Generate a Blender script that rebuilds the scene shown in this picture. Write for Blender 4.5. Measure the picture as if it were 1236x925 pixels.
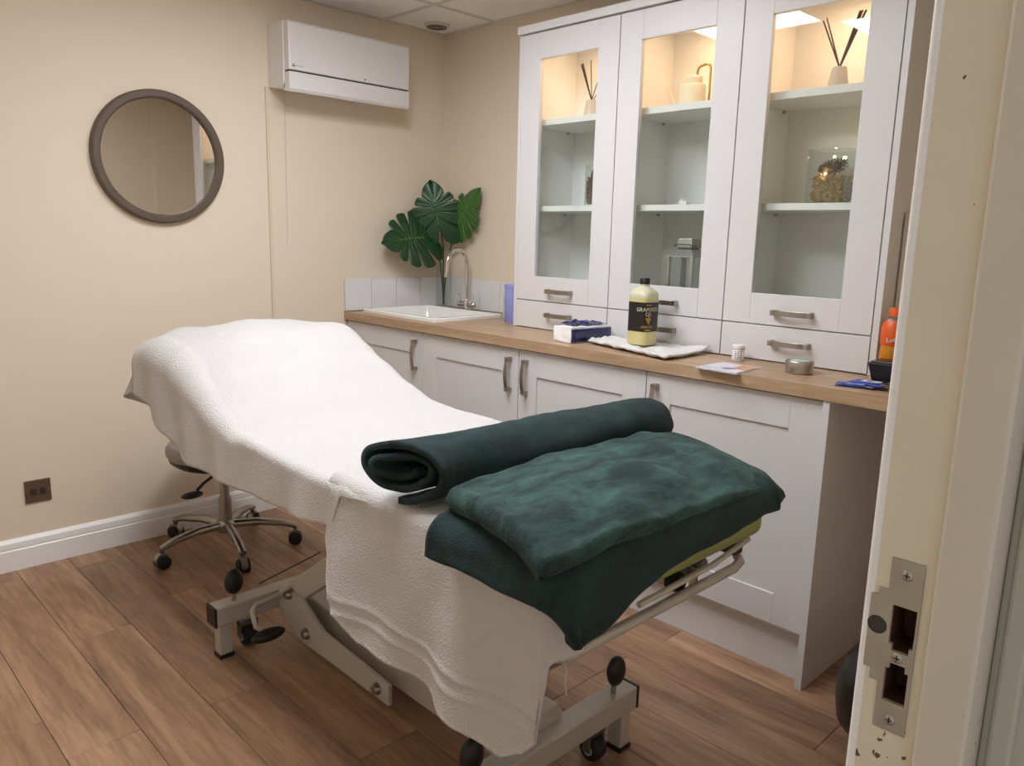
import bpy, bmesh, math, random
from mathutils import Vector, Matrix, noise
random.seed(7)
for o in list(bpy.data.objects): bpy.data.objects.remove(o)
S = bpy.context.scene
COL = S.collection
PI = math.pi

# ------------------------------------------------------------------ camera
FPX, IW, IH = 942.5, 1236, 925
CAM = Vector((-2.7026, -3.3012, 1.2986)); YAW, PITCH, ROLL = 0.77724, 0.18761, 0.02489
def cam_axes():
    cy, sy, cp, sp = math.cos(YAW), math.sin(YAW), math.cos(PITCH), math.sin(PITCH)
    f = Vector((sy*cp, cy*cp, -sp)); r = Vector((cy, -sy, 0)); u = r.cross(f)
    c, s = math.cos(ROLL), math.sin(ROLL)
    return c*r+s*u, -s*r+c*u, f
cr, cu, cf = cam_axes()
cd = bpy.data.cameras.new('camera'); cd.sensor_fit = 'HORIZONTAL'; cd.sensor_width = 36
cd.lens = FPX/IW*36; cd.clip_start = 0.02
cam = bpy.data.objects.new('camera', cd); COL.objects.link(cam)
cam.matrix_world = Matrix(((cr.x, cu.x, -cf.x, CAM.x), (cr.y, cu.y, -cf.y, CAM.y), (cr.z, cu.z, -cf.z, CAM.z), (0, 0, 0, 1)))
S.camera = cam
# ------------------------------------------------------------------ world, exposure
w = bpy.data.worlds.new('world'); S.world = w; w.use_nodes = True
w.node_tree.nodes['Background'].inputs[0].default_value = (0.52, 0.51, 0.49, 1)
w.node_tree.nodes['Background'].inputs[1].default_value = 0.74
S.view_settings.view_transform = 'Standard'; S.view_settings.look = 'None'
S.view_settings.gamma = 1; S.view_settings.use_curve_mapping = False
S.view_settings.exposure = 0.6
PANEL = 15.5      # ceiling LED panel emission
LEDW = .5       # warm cabinet LED, watts

# ------------------------------------------------------------------ materials
def lin(h):
    h = h.lstrip('#'); c = [int(h[i:i+2], 16)/255 for i in (0, 2, 4)]
    return tuple((x/12.92 if x <= .04045 else ((x+.055)/1.055)**2.4) for x in c) + (1,)
def mat(name, col, rough=.5, metal=0, var=0, vscale=6, bump=0, bscale=200, sheen=0, coat=0, spec=None, emit=None, estr=0, sss=0, stretch=None):
    m = bpy.data.materials.new(name); m.use_nodes = True
    n = m.node_tree.nodes; l = m.node_tree.links; b = n['Principled BSDF']
    c = lin(col) if isinstance(col, str) else col
    b.inputs['Base Color'].default_value = c; b.inputs['Roughness'].default_value = rough; b.inputs['Metallic'].default_value = metal
    if spec is not None: b.inputs['Specular IOR Level'].default_value = spec
    if sheen: b.inputs['Sheen Weight'].default_value = sheen; b.inputs['Sheen Roughness'].default_value = .4; b.inputs['Sheen Tint'].default_value = tuple(min(1, .25+x) for x in c[:3])+(1,)
    if coat: b.inputs['Coat Weight'].default_value = coat; b.inputs['Coat Roughness'].default_value = .1
    if emit: b.inputs['Emission Color'].default_value = lin(emit); b.inputs['Emission Strength'].default_value = estr
    tc = n.new('ShaderNodeTexCoord'); vec = tc.outputs['Object']
    if stretch:
        mp = n.new('ShaderNodeMapping'); mp.inputs['Scale'].default_value = stretch; l.new(vec, mp.inputs[0]); vec = mp.outputs[0]
    if var:
        t = n.new('ShaderNodeTexNoise'); t.inputs['Scale'].default_value = vscale; t.inputs['Detail'].default_value = 4; l.new(vec, t.inputs['Vector'])
        r = n.new('ShaderNodeMix'); r.data_type = 'RGBA'
        r.inputs[6].default_value = tuple(x*(1-var) for x in c[:3])+(1,); r.inputs[7].default_value = tuple(min(1, x*(1+var)) for x in c[:3])+(1,)
        l.new(t.outputs[0], r.inputs[0]); l.new(r.outputs[2], b.inputs['Base Color'])
    if bump:
        t = n.new('ShaderNodeTexNoise'); t.inputs['Scale'].default_value = bscale; t.inputs['Detail'].default_value = 3; l.new(vec, t.inputs['Vector'])
        bp = n.new('ShaderNodeBump'); bp.inputs['Strength'].default_value = bump; bp.inputs['Distance'].default_value = .004
        l.new(t.outputs[0], bp.inputs['Height']); l.new(bp.outputs[0], b.inputs['Normal'])
    return m
def glass(name, tint=(.93, .97, .95, 1), ior=1.5):
    m = bpy.data.materials.new(name); m.use_nodes = True
    n = m.node_tree.nodes; l = m.node_tree.links; n.clear()
    o = n.new('ShaderNodeOutputMaterial'); t = n.new('ShaderNodeBsdfTransparent'); g = n.new('ShaderNodeBsdfGlossy')
    lw = n.new('ShaderNodeLayerWeight'); lw.inputs[0].default_value = .5; pw = n.new('ShaderNodeMath'); pw.operation = 'POWER'; pw.inputs[1].default_value = 5; f = n.new('ShaderNodeMath'); f.operation = 'MULTIPLY_ADD'; f.inputs[1].default_value = .95; f.inputs[2].default_value = .045; l.new(lw.outputs['Facing'], pw.inputs[0]); l.new(pw.outputs[0], f.inputs[0]); mx = n.new('ShaderNodeMixShader')
    t.inputs[0].default_value = tint; g.inputs['Roughness'].default_value = .01; _ = ior
    l.new(f.outputs[0], mx.inputs[0]); l.new(t.outputs[0], mx.inputs[1]); l.new(g.outputs[0], mx.inputs[2]); l.new(mx.outputs[0], o.inputs[0])
    return m
def wood(name, c1, c2, c3, axis, rough=.42, scale=1.0, rand=True):
    m = bpy.data.materials.new(name); m.use_nodes = True
    n = m.node_tree.nodes; l = m.node_tree.links; b = n['Principled BSDF']
    tc = n.new('ShaderNodeTexCoord'); oi = n.new('ShaderNodeObjectInfo'); mp = n.new('ShaderNodeMapping')
    sc = [9*scale]*3; sc['xyz'.index(axis)] = 0.8*scale; mp.inputs['Scale'].default_value = sc
    l.new(tc.outputs['Object'], mp.inputs[0])
    cx = n.new('ShaderNodeVectorMath'); cx.operation = 'MULTIPLY_ADD'; cx.inputs[1].default_value = (37, 53, 11)
    if rand: l.new(oi.outputs['Random'], cx.inputs[0])
    l.new(mp.outputs[0], cx.inputs[2])
    v = cx.outputs[0]
    t1 = n.new('ShaderNodeTexNoise'); t1.inputs['Scale'].default_value = 1.0; t1.inputs['Detail'].default_value = 6; t1.inputs['Distortion'].default_value = 1.4; l.new(v, t1.inputs['Vector'])
    t2 = n.new('ShaderNodeTexNoise'); t2.inputs['Scale'].default_value = 9; t2.inputs['Detail'].default_value = 5; l.new(v, t2.inputs['Vector'])
    rp = n.new('ShaderNodeValToRGB'); e = rp.color_ramp.elements
    e[0].position = .28; e[0].color = lin(c1); e[1].position = .72; e[1].color = lin(c3); k = e.new(.5); k.color = lin(c2)
    md = n.new('ShaderNodeMix'); md.data_type = 'FLOAT'; md.inputs[0].default_value = .38
    l.new(t1.outputs[0], md.inputs[2]); l.new(t2.outputs[0], md.inputs[3]); l.new(md.outputs[0], rp.inputs[0])
    hs = n.new('ShaderNodeHueSaturation'); l.new(rp.outputs[0], hs.inputs['Color'])
    if rand:
        mr = n.new('ShaderNodeMapRange'); mr.inputs[3].default_value = .86; mr.inputs[4].default_value = 1.12; l.new(oi.outputs['Random'], mr.inputs[0]); l.new(mr.outputs[0], hs.inputs['Value'])
    l.new(hs.outputs[0], b.inputs['Base Color']); b.inputs['Roughness'].default_value = rough
    bp = n.new('ShaderNodeBump'); bp.inputs['Strength'].default_value = .12; bp.inputs['Distance'].default_value = .002; l.new(t2.outputs[0], bp.inputs['Height']); l.new(bp.outputs[0], b.inputs['Normal'])
    return m
def painted(name, col, chip, rough=.4):
    """gloss paint with small chips low down on the frame"""
    m = mat(name, col, rough, var=.05, vscale=9, bump=.08, bscale=60)
    n = m.node_tree.nodes; l = m.node_tree.links; b = n['Principled BSDF']
    src = b.inputs['Base Color'].links[0].from_socket
    ge = n.new('ShaderNodeNewGeometry'); sp = n.new('ShaderNodeSeparateXYZ'); l.new(ge.outputs['Position'], sp.inputs[0])
    t = n.new('ShaderNodeTexNoise'); t.inputs['Scale'].default_value = 95; t.inputs['Detail'].default_value = 3; l.new(ge.outputs['Position'], t.inputs['Vector'])
    mr = n.new('ShaderNodeMapRange'); mr.inputs[1].default_value = .84; mr.inputs[2].default_value = .95; mr.inputs[3].default_value = .0; mr.inputs[4].default_value = -.14; l.new(sp.outputs['Z'], mr.inputs[0])
    ad = n.new('ShaderNodeMath'); ad.operation = 'ADD'; l.new(t.outputs[0], ad.inputs[0]); l.new(mr.outputs[0], ad.inputs[1])
    gt = n.new('ShaderNodeMath'); gt.operation = 'GREATER_THAN'; gt.inputs[1].default_value = .635; l.new(ad.outputs[0], gt.inputs[0])
    mx = n.new('ShaderNodeMix'); mx.data_type = 'RGBA'; l.new(gt.outputs[0], mx.inputs[0]); l.new(src, mx.inputs[6]); mx.inputs[7].default_value = lin(chip); l.new(mx.outputs[2], b.inputs['Base Color'])
    return m
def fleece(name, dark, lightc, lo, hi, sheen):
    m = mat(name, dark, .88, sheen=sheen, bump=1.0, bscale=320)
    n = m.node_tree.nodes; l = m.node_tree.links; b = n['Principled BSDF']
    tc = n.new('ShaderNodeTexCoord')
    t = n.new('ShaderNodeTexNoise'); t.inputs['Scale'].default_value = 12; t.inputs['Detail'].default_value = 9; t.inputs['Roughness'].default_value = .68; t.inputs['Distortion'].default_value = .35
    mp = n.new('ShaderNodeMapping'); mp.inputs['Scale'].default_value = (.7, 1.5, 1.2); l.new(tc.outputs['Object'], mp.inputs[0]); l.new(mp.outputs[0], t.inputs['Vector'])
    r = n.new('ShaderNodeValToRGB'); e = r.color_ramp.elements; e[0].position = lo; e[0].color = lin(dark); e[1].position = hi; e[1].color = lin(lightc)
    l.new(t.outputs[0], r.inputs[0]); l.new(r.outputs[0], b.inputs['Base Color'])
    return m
M = dict(
 wall=mat('wall_paint', '#e4d5be', .75, var=.025, vscale=1.5, bump=.04, bscale=90),
 ceil=mat('ceiling_tile', '#f4f2ee', .9, var=.06, vscale=30, bump=.2, bscale=120),
 grid=mat('ceiling_grid', '#d8d4cb', .5),
 skirt=mat('skirting_gloss', '#efeeeb', .35),
 cab=mat('cabinet_white', '#d3d1d0', .38, bump=.01, bscale=40),
 carc=mat('carcass_white', '#eeede9', .5),
 nickel=mat('brushed_nickel', '#a39b92', .33, 1, var=.1, vscale=40),
 chrome=mat('chrome', '#d8d8d8', .08, 1),
 steel=mat('stainless', '#b3b0a8', .32, 1, var=.12, vscale=25),
 plate=mat('strike_steel', '#b0aca2', .45, .85, var=.18, vscale=30),
 pane=glass('cabinet_glass', (.955, .975, .965, 1), 1.5),
 vase=glass('vase_glass', (.95, .97, .96, 1), 1.45),
 mirror=mat('mirror_glass', '#d4d2ce', .015, 1),
 mframe=mat('mirror_frame', '#5a4c3d', .55, var=.08, vscale=12),
 floorbase=mat('floor_screed', '#3a2c22', .8),
 plank=wood('oak_plank', '#644837', '#9d7a5e', '#bf9d7c', 'y', .42),
 worktop=wood('worktop_oak', '#8f7358', '#aa8d6e', '#bda284', 'y', .38, 1.6, False),
 tile=mat('splash_tile', '#e2e2e2', .16, coat=.5),
 grout=mat('grout', '#b9b7b2', .8),
 sink=mat('sink_ceramic', '#ecebe6', .14, coat=.6),
 acw=mat('ac_plastic', '#dfdcda', .38),
 dark=mat('dark_gap', '#2b2a28', .6),
 black=mat('black_plastic', '#131313', .42),
 leather=mat('black_leather', '#15171a', .33, bump=.08, bscale=150),
 trunk=mat('trunking', '#dccdb2', .55),
 socket=mat('bronze_switch', '#6a5443', .4, .3),
 towel=mat('white_terry', '#c6c4c0', .95, sheen=.2, bump=1.0, bscale=230),
 cloth=mat('small_white_cloth', '#dcdad6', .95, sheen=.2, bump=.8, bscale=300),
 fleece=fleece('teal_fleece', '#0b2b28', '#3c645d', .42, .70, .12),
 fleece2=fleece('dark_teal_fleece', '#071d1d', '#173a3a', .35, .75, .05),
 olive=mat('olive_vinyl', '#8c9356', .42, bump=.05, bscale=120),
 frame=mat('couch_frame_paint', '#b9b5ac', .35, .15),
 framedark=mat('grey_bracket', '#6d6a66', .4, .5),
 greyseat=mat('grey_vinyl', '#8f8a83', .5),
 stoolmetal=mat('stool_alloy', '#a7a39c', .3, .95),
 worn=mat('worn_metal', '#45423e', .6, .4, var=.4, vscale=150),
 lantern=mat('lantern_metal', '#c9c9c6', .38, .9),
 pale=mat('pale_print', '#d3c9b2', .45),
 rubber=mat('rubber', '#1b1a1a', .7),
 leaf=mat('monstera_leaf', '#17401f', .38, var=.35, vscale=18),
 leaf2=mat('monstera_leaf_light', '#3c6428', .4, var=.3, vscale=18),
 rib=mat('leaf_rib', '#4d7d36', .45),
 stem=mat('plant_stem', '#2a3a1f', .5),
 oil=mat('oil', '#c9bd84', .3, sss=.2),
 hdpe=mat('clear_plastic', '#c6c4a6', .3),
 label=mat('black_label', '#17130f', .4),
 gold=mat('gold_print', '#c9a24a', .45),
 white=mat('white_plastic', '#e9e8e6', .4),
 navy=mat('navy_plastic', '#1c1f55', .25, coat=.4),
 foil=mat('blue_foil', '#1d3c9e', .25, .3, var=.3, vscale=40),
 lilac=mat('lilac_plastic', '#8f93cf', .4),
 mint=mat('pale_green_plastic', '#b7cdb8', .3),
 orange=mat('orange_label', '#d9591c', .4),
 juice=mat('orange_drink', '#c07a12', .15),
 paper=mat('glossy_paper', '#d8d6de', .25, var=.05),
 print1=mat('photo_print', '#c98d66', .3, var=.3, vscale=60),
 print2=mat('print_ink', '#6b6890', .3),
 candle=mat('cream_wax', '#efe3c8', .5),
 brass=mat('brass', '#b08a45', .3, 1),
 reed=mat('dark_reed', '#3d2a28', .6),
 ceramic=mat('stone_ceramic', '#c9bfb2', .3),
 cone=mat('pine_cone', '#4a382b', .95, var=.3, vscale=60, spec=.1),
 chipm=mat('wood_chips', '#a98a58', .8, var=.4, vscale=80),
 chipd=mat('seed_mix', '#6a4c30', .8, var=.4, vscale=80),
 twig=mat('pale_twig', '#efe6d2', .6),
 jamb=painted('door_frame_paint', '#ded4bf', '#6a4a33'),
 stop=painted('door_stop_paint', '#cdc5b6', '#5b4334'),
 lining=mat('door_lining_shaded_paint', '#b4b3a6', .5, var=.06, vscale=6),  # same paint as the frame, its shading put into this greyer colour
 rawwood=mat('raw_wood', '#4a2a16', .8, var=.3, vscale=50),
 ink=mat('dark_ink', '#3d3d40', .5),
 stickerb=mat('sticker_blue', '#3f6fb5', .4),
 board=mat('white_board', '#d5d0c6', .5),
 led=mat('led_diffuser', '#ffffff', .5, emit='#f3f6ff', estr=PANEL),
 ledw=mat('cabinet_led', '#ffffff', .5, emit='#ffd9a8', estr=12),
 fairy=mat('fairy_bulb', '#ffffff', .4, emit='#ffdf9a', estr=10),
)

# ------------------------------------------------------------------ mesh helpers
class MB:
    def __init__(s): s.v = []; s.f = []
    def add(s, vs, fs):
        o = len(s.v); s.v += [Vector(p) for p in vs]; s.f += [tuple(i+o for i in f) for f in fs]; return s
    def box(s, x0, x1, y0, y1, z0, z1):
        x0, x1 = min(x0, x1), max(x0, x1); y0, y1 = min(y0, y1), max(y0, y1); z0, z1 = min(z0, z1), max(z0, z1)
        return s.add([(x0,y0,z0),(x1,y0,z0),(x1,y1,z0),(x0,y1,z0),(x0,y0,z1),(x1,y0,z1),(x1,y1,z1),(x0,y1,z1)],
                     [(0,3,2,1),(4,5,6,7),(0,1,5,4),(1,2,6,5),(2,3,7,6),(3,0,4,7)])
    def prism(s, pts, ax, a, b):
        """polygon pts (2D) in the plane normal to ax, extruded a..b"""
        n = len(pts); mk = {'x': lambda p, t: (t, p[0], p[1]), 'y': lambda p, t: (p[0], t, p[1]), 'z': lambda p, t: (p[0], p[1], t)}[ax]
        vs = [mk(p, a) for p in pts]+[mk(p, b) for p in pts]
        return s.add(vs, [tuple(range(n)), tuple(range(2*n-1, n-1, -1))]+[(i, i+n, (i+1) % n+n, (i+1) % n) for i in range(n)])
    def tube(s, path, r, seg=10, cap=True, flat=1.0, up=None):
        P = [Vector(p) for p in path]; rs = r if isinstance(r, (list, tuple)) else [r]*len(P)
        vs = []; prev = None
        for i, p in enumerate(P):
            t = (P[min(i+1, len(P)-1)]-P[max(i-1, 0)]).normalized()
            if prev is None:
                a = Vector(up) if up else (Vector((0, 0, 1)) if abs(t.z) < .9 else Vector((1, 0, 0)))
            else: a = prev
            n1 = (a-t*a.dot(t)).normalized(); prev = n1; n2 = t.cross(n1)
            for k in range(seg):
                an = 2*PI*k/seg; vs.append(p+n1*math.cos(an)*rs[i]*flat+n2*math.sin(an)*rs[i])
        fs = [(i*seg+k, i*seg+(k+1) % seg, (i+1)*seg+(k+1) % seg, (i+1)*seg+k) for i in range(len(P)-1) for k in range(seg)]
        if cap: fs += [tuple(range(seg-1, -1, -1)), tuple((len(P)-1)*seg+k for k in range(seg))]
        return s.add(vs, fs)
    def lathe(s, prof, c, seg=24, ax='z', a0=0, a1=2*PI, sx=1, sy=1):
        """prof: list of (r, h)"""
        c = Vector(c); full = abs(a1-a0-2*PI) < 1e-6; n = seg if full else seg+1; vs = []
        for r, h in prof:
            for k in range(n):
                an = a0+(a1-a0)*k/seg; u, v = r*math.cos(an)*sx, r*math.sin(an)*sy
                vs.append(c+Vector({'z': (u, v, h), 'y': (u, h, v), 'x': (h, u, v)}[ax]))
        fs = []
        for i in range(len(prof)-1):
            for k in range(n if full else n-1):
                fs.append((i*n+k, i*n+(k+1) % n, (i+1)*n+(k+1) % n, (i+1)*n+k))
        return s.add(vs, fs)
    def grid(s, P):
        nu, nv = len(P), len(P[0])
        return s.add([p for row in P for p in row], [(i*nv+j, (i+1)*nv+j, (i+1)*nv+j+1, i*nv+j+1) for i in range(nu-1) for j in range(nv-1)])
    def ball(s, c, rx, ry=None, rz=None, seg=14, rings=8):
        ry = ry or rx; rz = rz or rx; c = Vector(c); vs = [c+Vector((0, 0, -rz))]
        for i in range(1, rings):
            ph = -PI/2+PI*i/rings
            for k in range(seg):
                an = 2*PI*k/seg; vs.append(c+Vector((rx*math.cos(ph)*math.cos(an), ry*math.cos(ph)*math.sin(an), rz*math.sin(ph))))
        vs.append(c+Vector((0, 0, rz))); fs = [(0, 1+(k+1) % seg, 1+k) for k in range(seg)]
        for i in range(rings-2):
            for k in range(seg): a = 1+i*seg; fs.append((a+k, a+(k+1) % seg, a+seg+(k+1) % seg, a+seg+k))
        a = 1+(rings-2)*seg; t = len(vs)-1; fs += [(a+k, a+(k+1) % seg, t) for k in range(seg)]
        return s.add(vs, fs)
    def text(s, txt, size, fn, align='CENTER'):
        cu = bpy.data.curves.new('t', 'FONT'); cu.body = txt; cu.size = size; cu.align_x = align; cu.align_y = 'CENTER'; cu.resolution_u = 3
        o = bpy.data.objects.new('t', cu); COL.objects.link(o)
        me = bpy.data.meshes.new_from_object(o.evaluated_get(bpy.context.evaluated_depsgraph_get()))
        vs = [fn(v.co.x, v.co.y) for v in me.vertices]; fs = [tuple(p.vertices) for p in me.polygons]
        bpy.data.objects.remove(o); bpy.data.curves.remove(cu); bpy.data.meshes.remove(me)
        return s.add(vs, fs)
    def rot(s, start, c, ax, ang):
        R = Matrix.Rotation(ang, 3, ax); c = Vector(c)
        for i in range(start, len(s.v)): s.v[i] = c+R@(s.v[i]-c)
        return s
    def build(s, name, m, parent=None, bevel=0, smooth=False, segs=2, solid=0, fix=True):
        me = bpy.data.meshes.new(name)
        if parent is not None:
            off = wloc(parent)
        else:
            xs = [p.x for p in s.v]; ys = [p.y for p in s.v]; zs = [p.z for p in s.v]
            off = Vector(((min(xs)+max(xs))/2, (min(ys)+max(ys))/2, min(zs)))
        me.from_pydata([tuple(p-off) for p in s.v], [], s.f); me.validate(); me.update()
        if fix:
            b = bmesh.new(); b.from_mesh(me); bmesh.ops.recalc_face_normals(b, faces=b.faces); b.to_mesh(me); b.free()
        me.materials.append(M[m] if isinstance(m, str) else m)
        if smooth:
            me.polygons.foreach_set('use_smooth', [True]*len(me.polygons))
            if smooth != 'all': me.set_sharp_from_angle(angle=math.radians(40))
        o = bpy.data.objects.new(name, me); COL.objects.link(o)
        if parent is not None: o.parent = parent
        else: o.location = off
        if bevel:
            bv = o.modifiers.new('bevel', 'BEVEL'); bv.width = bevel; bv.segments = segs; bv.limit_method = 'ANGLE'; bv.angle_limit = math.radians(40)
        if solid:
            sd = o.modifiers.new('thick', 'SOLIDIFY'); sd.thickness = solid; sd.offset = -1
        return o
def wloc(o):
    L = Vector((0, 0, 0))
    while o is not None: L = L+o.location; o = o.parent
    return L
def tag(o, label, cat, group=None):
    o['label'] = label; o['category'] = cat
    if group: o['group'] = group
    return o
def thing(name, label, cat, loc, group=None):
    o = bpy.data.objects.new(name, None); o.empty_display_size = .05; COL.objects.link(o); o.location = loc
    return tag(o, label, cat, group)
def struct(o): o['kind'] = 'structure'; return o
def nz(x, y, z=0): return noise.noise(Vector((x, y, z)))
def lerp(a, b, t): return a+(b-a)*t
def interp(tab, x):
    if x <= tab[0][0]: return tab[0][1]
    for (a, u), (b, v) in zip(tab, tab[1:]):
        if x <= b: t = (x-a)/(b-a); t = t*t*(3-2*t)*.35+t*.65; return u+(v-u)*t
    return tab[-1][1]
def arc(c, r, a0, a1, n, ax):
    out = []
    for i in range(n+1):
        a = a0+(a1-a0)*i/n; u, v = r*math.cos(a), r*math.sin(a)
        out.append(Vector(c)+Vector({'x': (0, u, v), 'y': (u, 0, v), 'z': (u, v, 0)}[ax]))
    return out

# ================================================================== the room
H = 2.29; YF = -3.064; XL = -2.95; XJ = -2.02
fl = struct(MB().box(XL, 0, -4.3, 0, -.06, -.010).build('floor', 'floorbase'))
rowx = [-2.09+.1775*k for k in range(-5, 13)]
joint = {-2.26: -1.325, -2.09: -.727, -1.91: -1.34, -1.2: -1.96, -1.02: -1.96, -.84: -2.57, -.66: -1.98, -1.73: -.60, -1.555: -2.2, -1.377: -1.0}
for x0 in rowx:
    x1 = min(x0+.1775, 0); xa = max(x0, XL)
    if x1 <= XL or xa >= 0: continue
    j = next((v for k, v in joint.items() if abs(k-x0) < .03), random.uniform(-1.2, 0))
    y = j+1.21*math.ceil((-j)/1.21)
    while y > -4.3:
        a, b = max(y-1.21, -4.3), min(y, 0)
        if b-a > .01: MB().box(xa+.0006, x1-.0006, a+.0006, b-.0006, -.0098, 0).build('plank', 'plank', fl, bevel=.0012, segs=1)
        y -= 1.21
struct(MB().box(XL-.12, .12, 0, .12, -.05, H+.05).build('wall_back', 'wall'))
struct(MB().box(0, .12, YF-.12, 0, -.05, H+.05).build('wall_right', 'wall'))
struct(MB().box(XL-.12, XL, YF-.12, 0, -.05, H+.05).build('wall_left', 'wall'))
DXL = -2.84
struct(MB().box(XL, DXL, YF-.10, YF, -.01, H+.05).box(XJ+.045, 0, YF-.10, YF, -.01, H+.05).box(DXL, XJ+.045, YF-.10, YF, 2.08, H+.05).build('wall_front', 'wall'))
struct(MB().box(-.37, 0, YF, YF+.03, 0, H).build('wall_boxing', 'wall', bevel=.002))
cl = struct(MB().box(XL, 0, YF, 0, H+.02, H+.06).build('ceiling', 'ceil'))
gx = [-.38-.6*k for k in range(-1, 6)]; gy = [-.39-.6*k for k in range(-1, 6)]
PAN = [(-1.58, -1.59), (-2.18, -2.19)]
for i in range(len(gx)-1):
    for j in range(len(gy)-1):
        x0, x1, y0, y1 = max(gx[i+1], XL), min(gx[i], 0), max(gy[j+1], YF), min(gy[j], 0)
        if x1-x0 < .03 or y1-y0 < .03: continue
        if any(abs(gx[i+1]-a) < .02 and abs(gy[j+1]-b) < .02 for a, b in PAN): continue
        MB().box(x0+.008, x1-.008, y0+.008, y1-.008, H+.002, H+.018).build('ceiling_tile', 'ceil', cl, bevel=.002, segs=1)
for x in gx:
    if XL < x < 0: MB().box(x-.012, x+.012, YF, 0, H-.001, H+.004).build('grid_bar', 'grid', cl)
for y in gy:
    if YF < y < 0: MB().box(XL, 0, y-.012, y+.012, H-.0014, H+.0036).build('grid_bar', 'grid', cl)
MB().box(XL, 0, -.022, 0, H-.002, H+.004).build('edge_trim', 'grid', cl)
MB().box(-.022, 0, YF, 0, H-.0025, H+.004).build('edge_trim', 'grid', cl)
for k, (a, b) in enumerate(PAN):
    t = thing('ceiling_light', ['square flush ceiling light panel over the middle of the couch', 'square flush ceiling light panel over the doorway end of the room'][k], 'ceiling light', (a+.3, b+.3, H-.008), 'recessed square ceiling lights')
    m = MB()
    for bx in ((a+.012, a+.588, b+.012, b+.03), (a+.012, a+.588, b+.57, b+.588), (a+.012, a+.03, b+.03, b+.57), (a+.57, a+.588, b+.03, b+.57)): m.box(bx[0], bx[1], bx[2], bx[3], H-.008, H+.012)
    m.build('frame', 'white', t)
    MB().box(a+.03, a+.57, b+.03, b+.57, H-.003, H+.008).build('diffuser', 'led', t)
# round vent on the corner tile
v = thing('ceiling_vent', 'small round grey vent set in the corner ceiling tile', 'vent', (-.155, -.13, H-.012))
MB().lathe([(.0, -.010), (.05, -.010), (.062, -.004), (.064, .001)], (-.155, -.13, H), 28).build('rim', 'grid', v, smooth=True)
for r in (.018, .032, .045): MB().lathe([(r-.004, -.013), (r+.004, -.013), (r+.004, -.010), (r-.004, -.010), (r-.004, -.013)], (-.155, -.13, H), 24).build('grille_ring', 'framedark', v)
# skirting
m = MB().prism([(0, 0), (-.018, 0), (-.018, .078), (-.014, .083), (-.0165, .086), (-.015, .108), (-.006, .121), (0, .121)], 'x', XL, -.57)
struct(m.build('baseboard_back', 'skirt'))
struct(MB().prism([(XL, 0), (XL+.018, 0), (XL+.018, .078), (XL+.015, .108), (XL, .121)], 'y', YF, -.019).build('baseboard_left', 'skirt'))
# trunking below the air conditioner
struct(MB().box(-1.0, -.986, -.011, 0, .121, 1.90).build('trim_1', 'trunk', bevel=.002))

# ---- door frame with strike plate (right jamb)
def cells(us, vs, hole, fn_a, fn_b):
    """plate made of grid cells without the hole cells; fn_a/fn_b map (u,v) to front and back points"""
    m = MB(); idx = {}
    fill = lambda i, j: 0 <= i < len(us)-1 and 0 <= j < len(vs)-1 and not hole((us[i]+us[i+1])/2, (vs[j]+vs[j+1])/2)
    def vid(i, j, k):
        if (i, j, k) not in idx: idx[(i, j, k)] = len(m.v); m.v.append(Vector((fn_a if k == 0 else fn_b)(us[i], vs[j])))
        return idx[(i, j, k)]
    for i in range(len(us)-1):
        for j in range(len(vs)-1):
            if not fill(i, j): continue
            m.f.append((vid(i,j,0), vid(i+1,j,0), vid(i+1,j+1,0), vid(i,j+1,0))); m.f.append((vid(i,j,1), vid(i,j+1,1), vid(i+1,j+1,1), vid(i+1,j,1)))
            for di, dj, a, b in ((-1,0,(i,j),(i,j+1)), (1,0,(i+1,j+1),(i+1,j)), (0,-1,(i+1,j),(i,j)), (0,1,(i,j+1),(i+1,j+1))):
                if not fill(i+di, j+dj): m.f.append((vid(*a,0), vid(*a,1), vid(*b,1), vid(*b,0)))
    return m
df = thing('door_1', 'cream painted door frame with chipped paint and steel strike plate', 'door frame', (XJ, YF, 0)); del df['category']; struct(df)
YA, YB, YC = YF, -3.119, -3.157
# latch and bolt holes (y, z ranges)
def inhole(y, z):
    return (-3.1065 < y < -3.0865 and 0.9560 < z < 0.9920) or (-3.1035 < y < -3.0895 and 0.9500 < z < 0.9561) or (-3.1055 < y < -3.0865 and 0.9020 < z < 0.9330) or (-3.1025 < y < -3.0895 and 0.9330 < z < 0.9385)
ys = sorted({YB, YA, -3.1065, -3.1055, -3.1035, -3.1025, -3.0895, -3.0865}); zs = sorted({0.0, 2.08, 0.9020, 0.9330, 0.9385, 0.9500, 0.9561, 0.9560, 0.9920, 0.9950})
cells(ys, zs, inhole, lambda y, z: (XJ, y, z), lambda y, z: (XJ+.0015, y, z)).build('jamb', 'jamb', df)
cells(ys, zs, inhole, lambda y, z: (XJ+.0015, y, z), lambda y, z: (XJ+.034, y, z)).build('jamb_timber', 'rawwood', df)
MB().box(XJ+.034, XJ+.045, YA, YB, 0, 2.08).build('jamb_core', 'rawwood', df)
MB().box(XJ-.012, XJ+.045, YB, YC, 0, 2.068).build('door_stop', 'stop', df, bevel=.003)
MB().box(XJ+.036, XJ+.045, YC, YF-.16, 0, 2.08).box(XJ+.03, XJ+.105, YF-.118, YF-.10, 0, 2.14).build('lining', 'lining', df, bevel=.003)
MB().box(DXL, DXL+.03, YF-.12, YF, 0, 2.08).build('jamb', 'jamb', df, bevel=.002)
MB().box(DXL+.03, XJ+.045, YF-.12, YF, 2.08, 2.11).build('head_jamb', 'jamb', df, bevel=.002)
MB().lathe([(.0045, 0), (.0045, 2.08)], (XJ+.0025, YA-.0022, 0), 12).build('edge_highlight', 'skirt', df, smooth=True)  # thin white strip added as a painted highlight along the jamb edge
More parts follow.
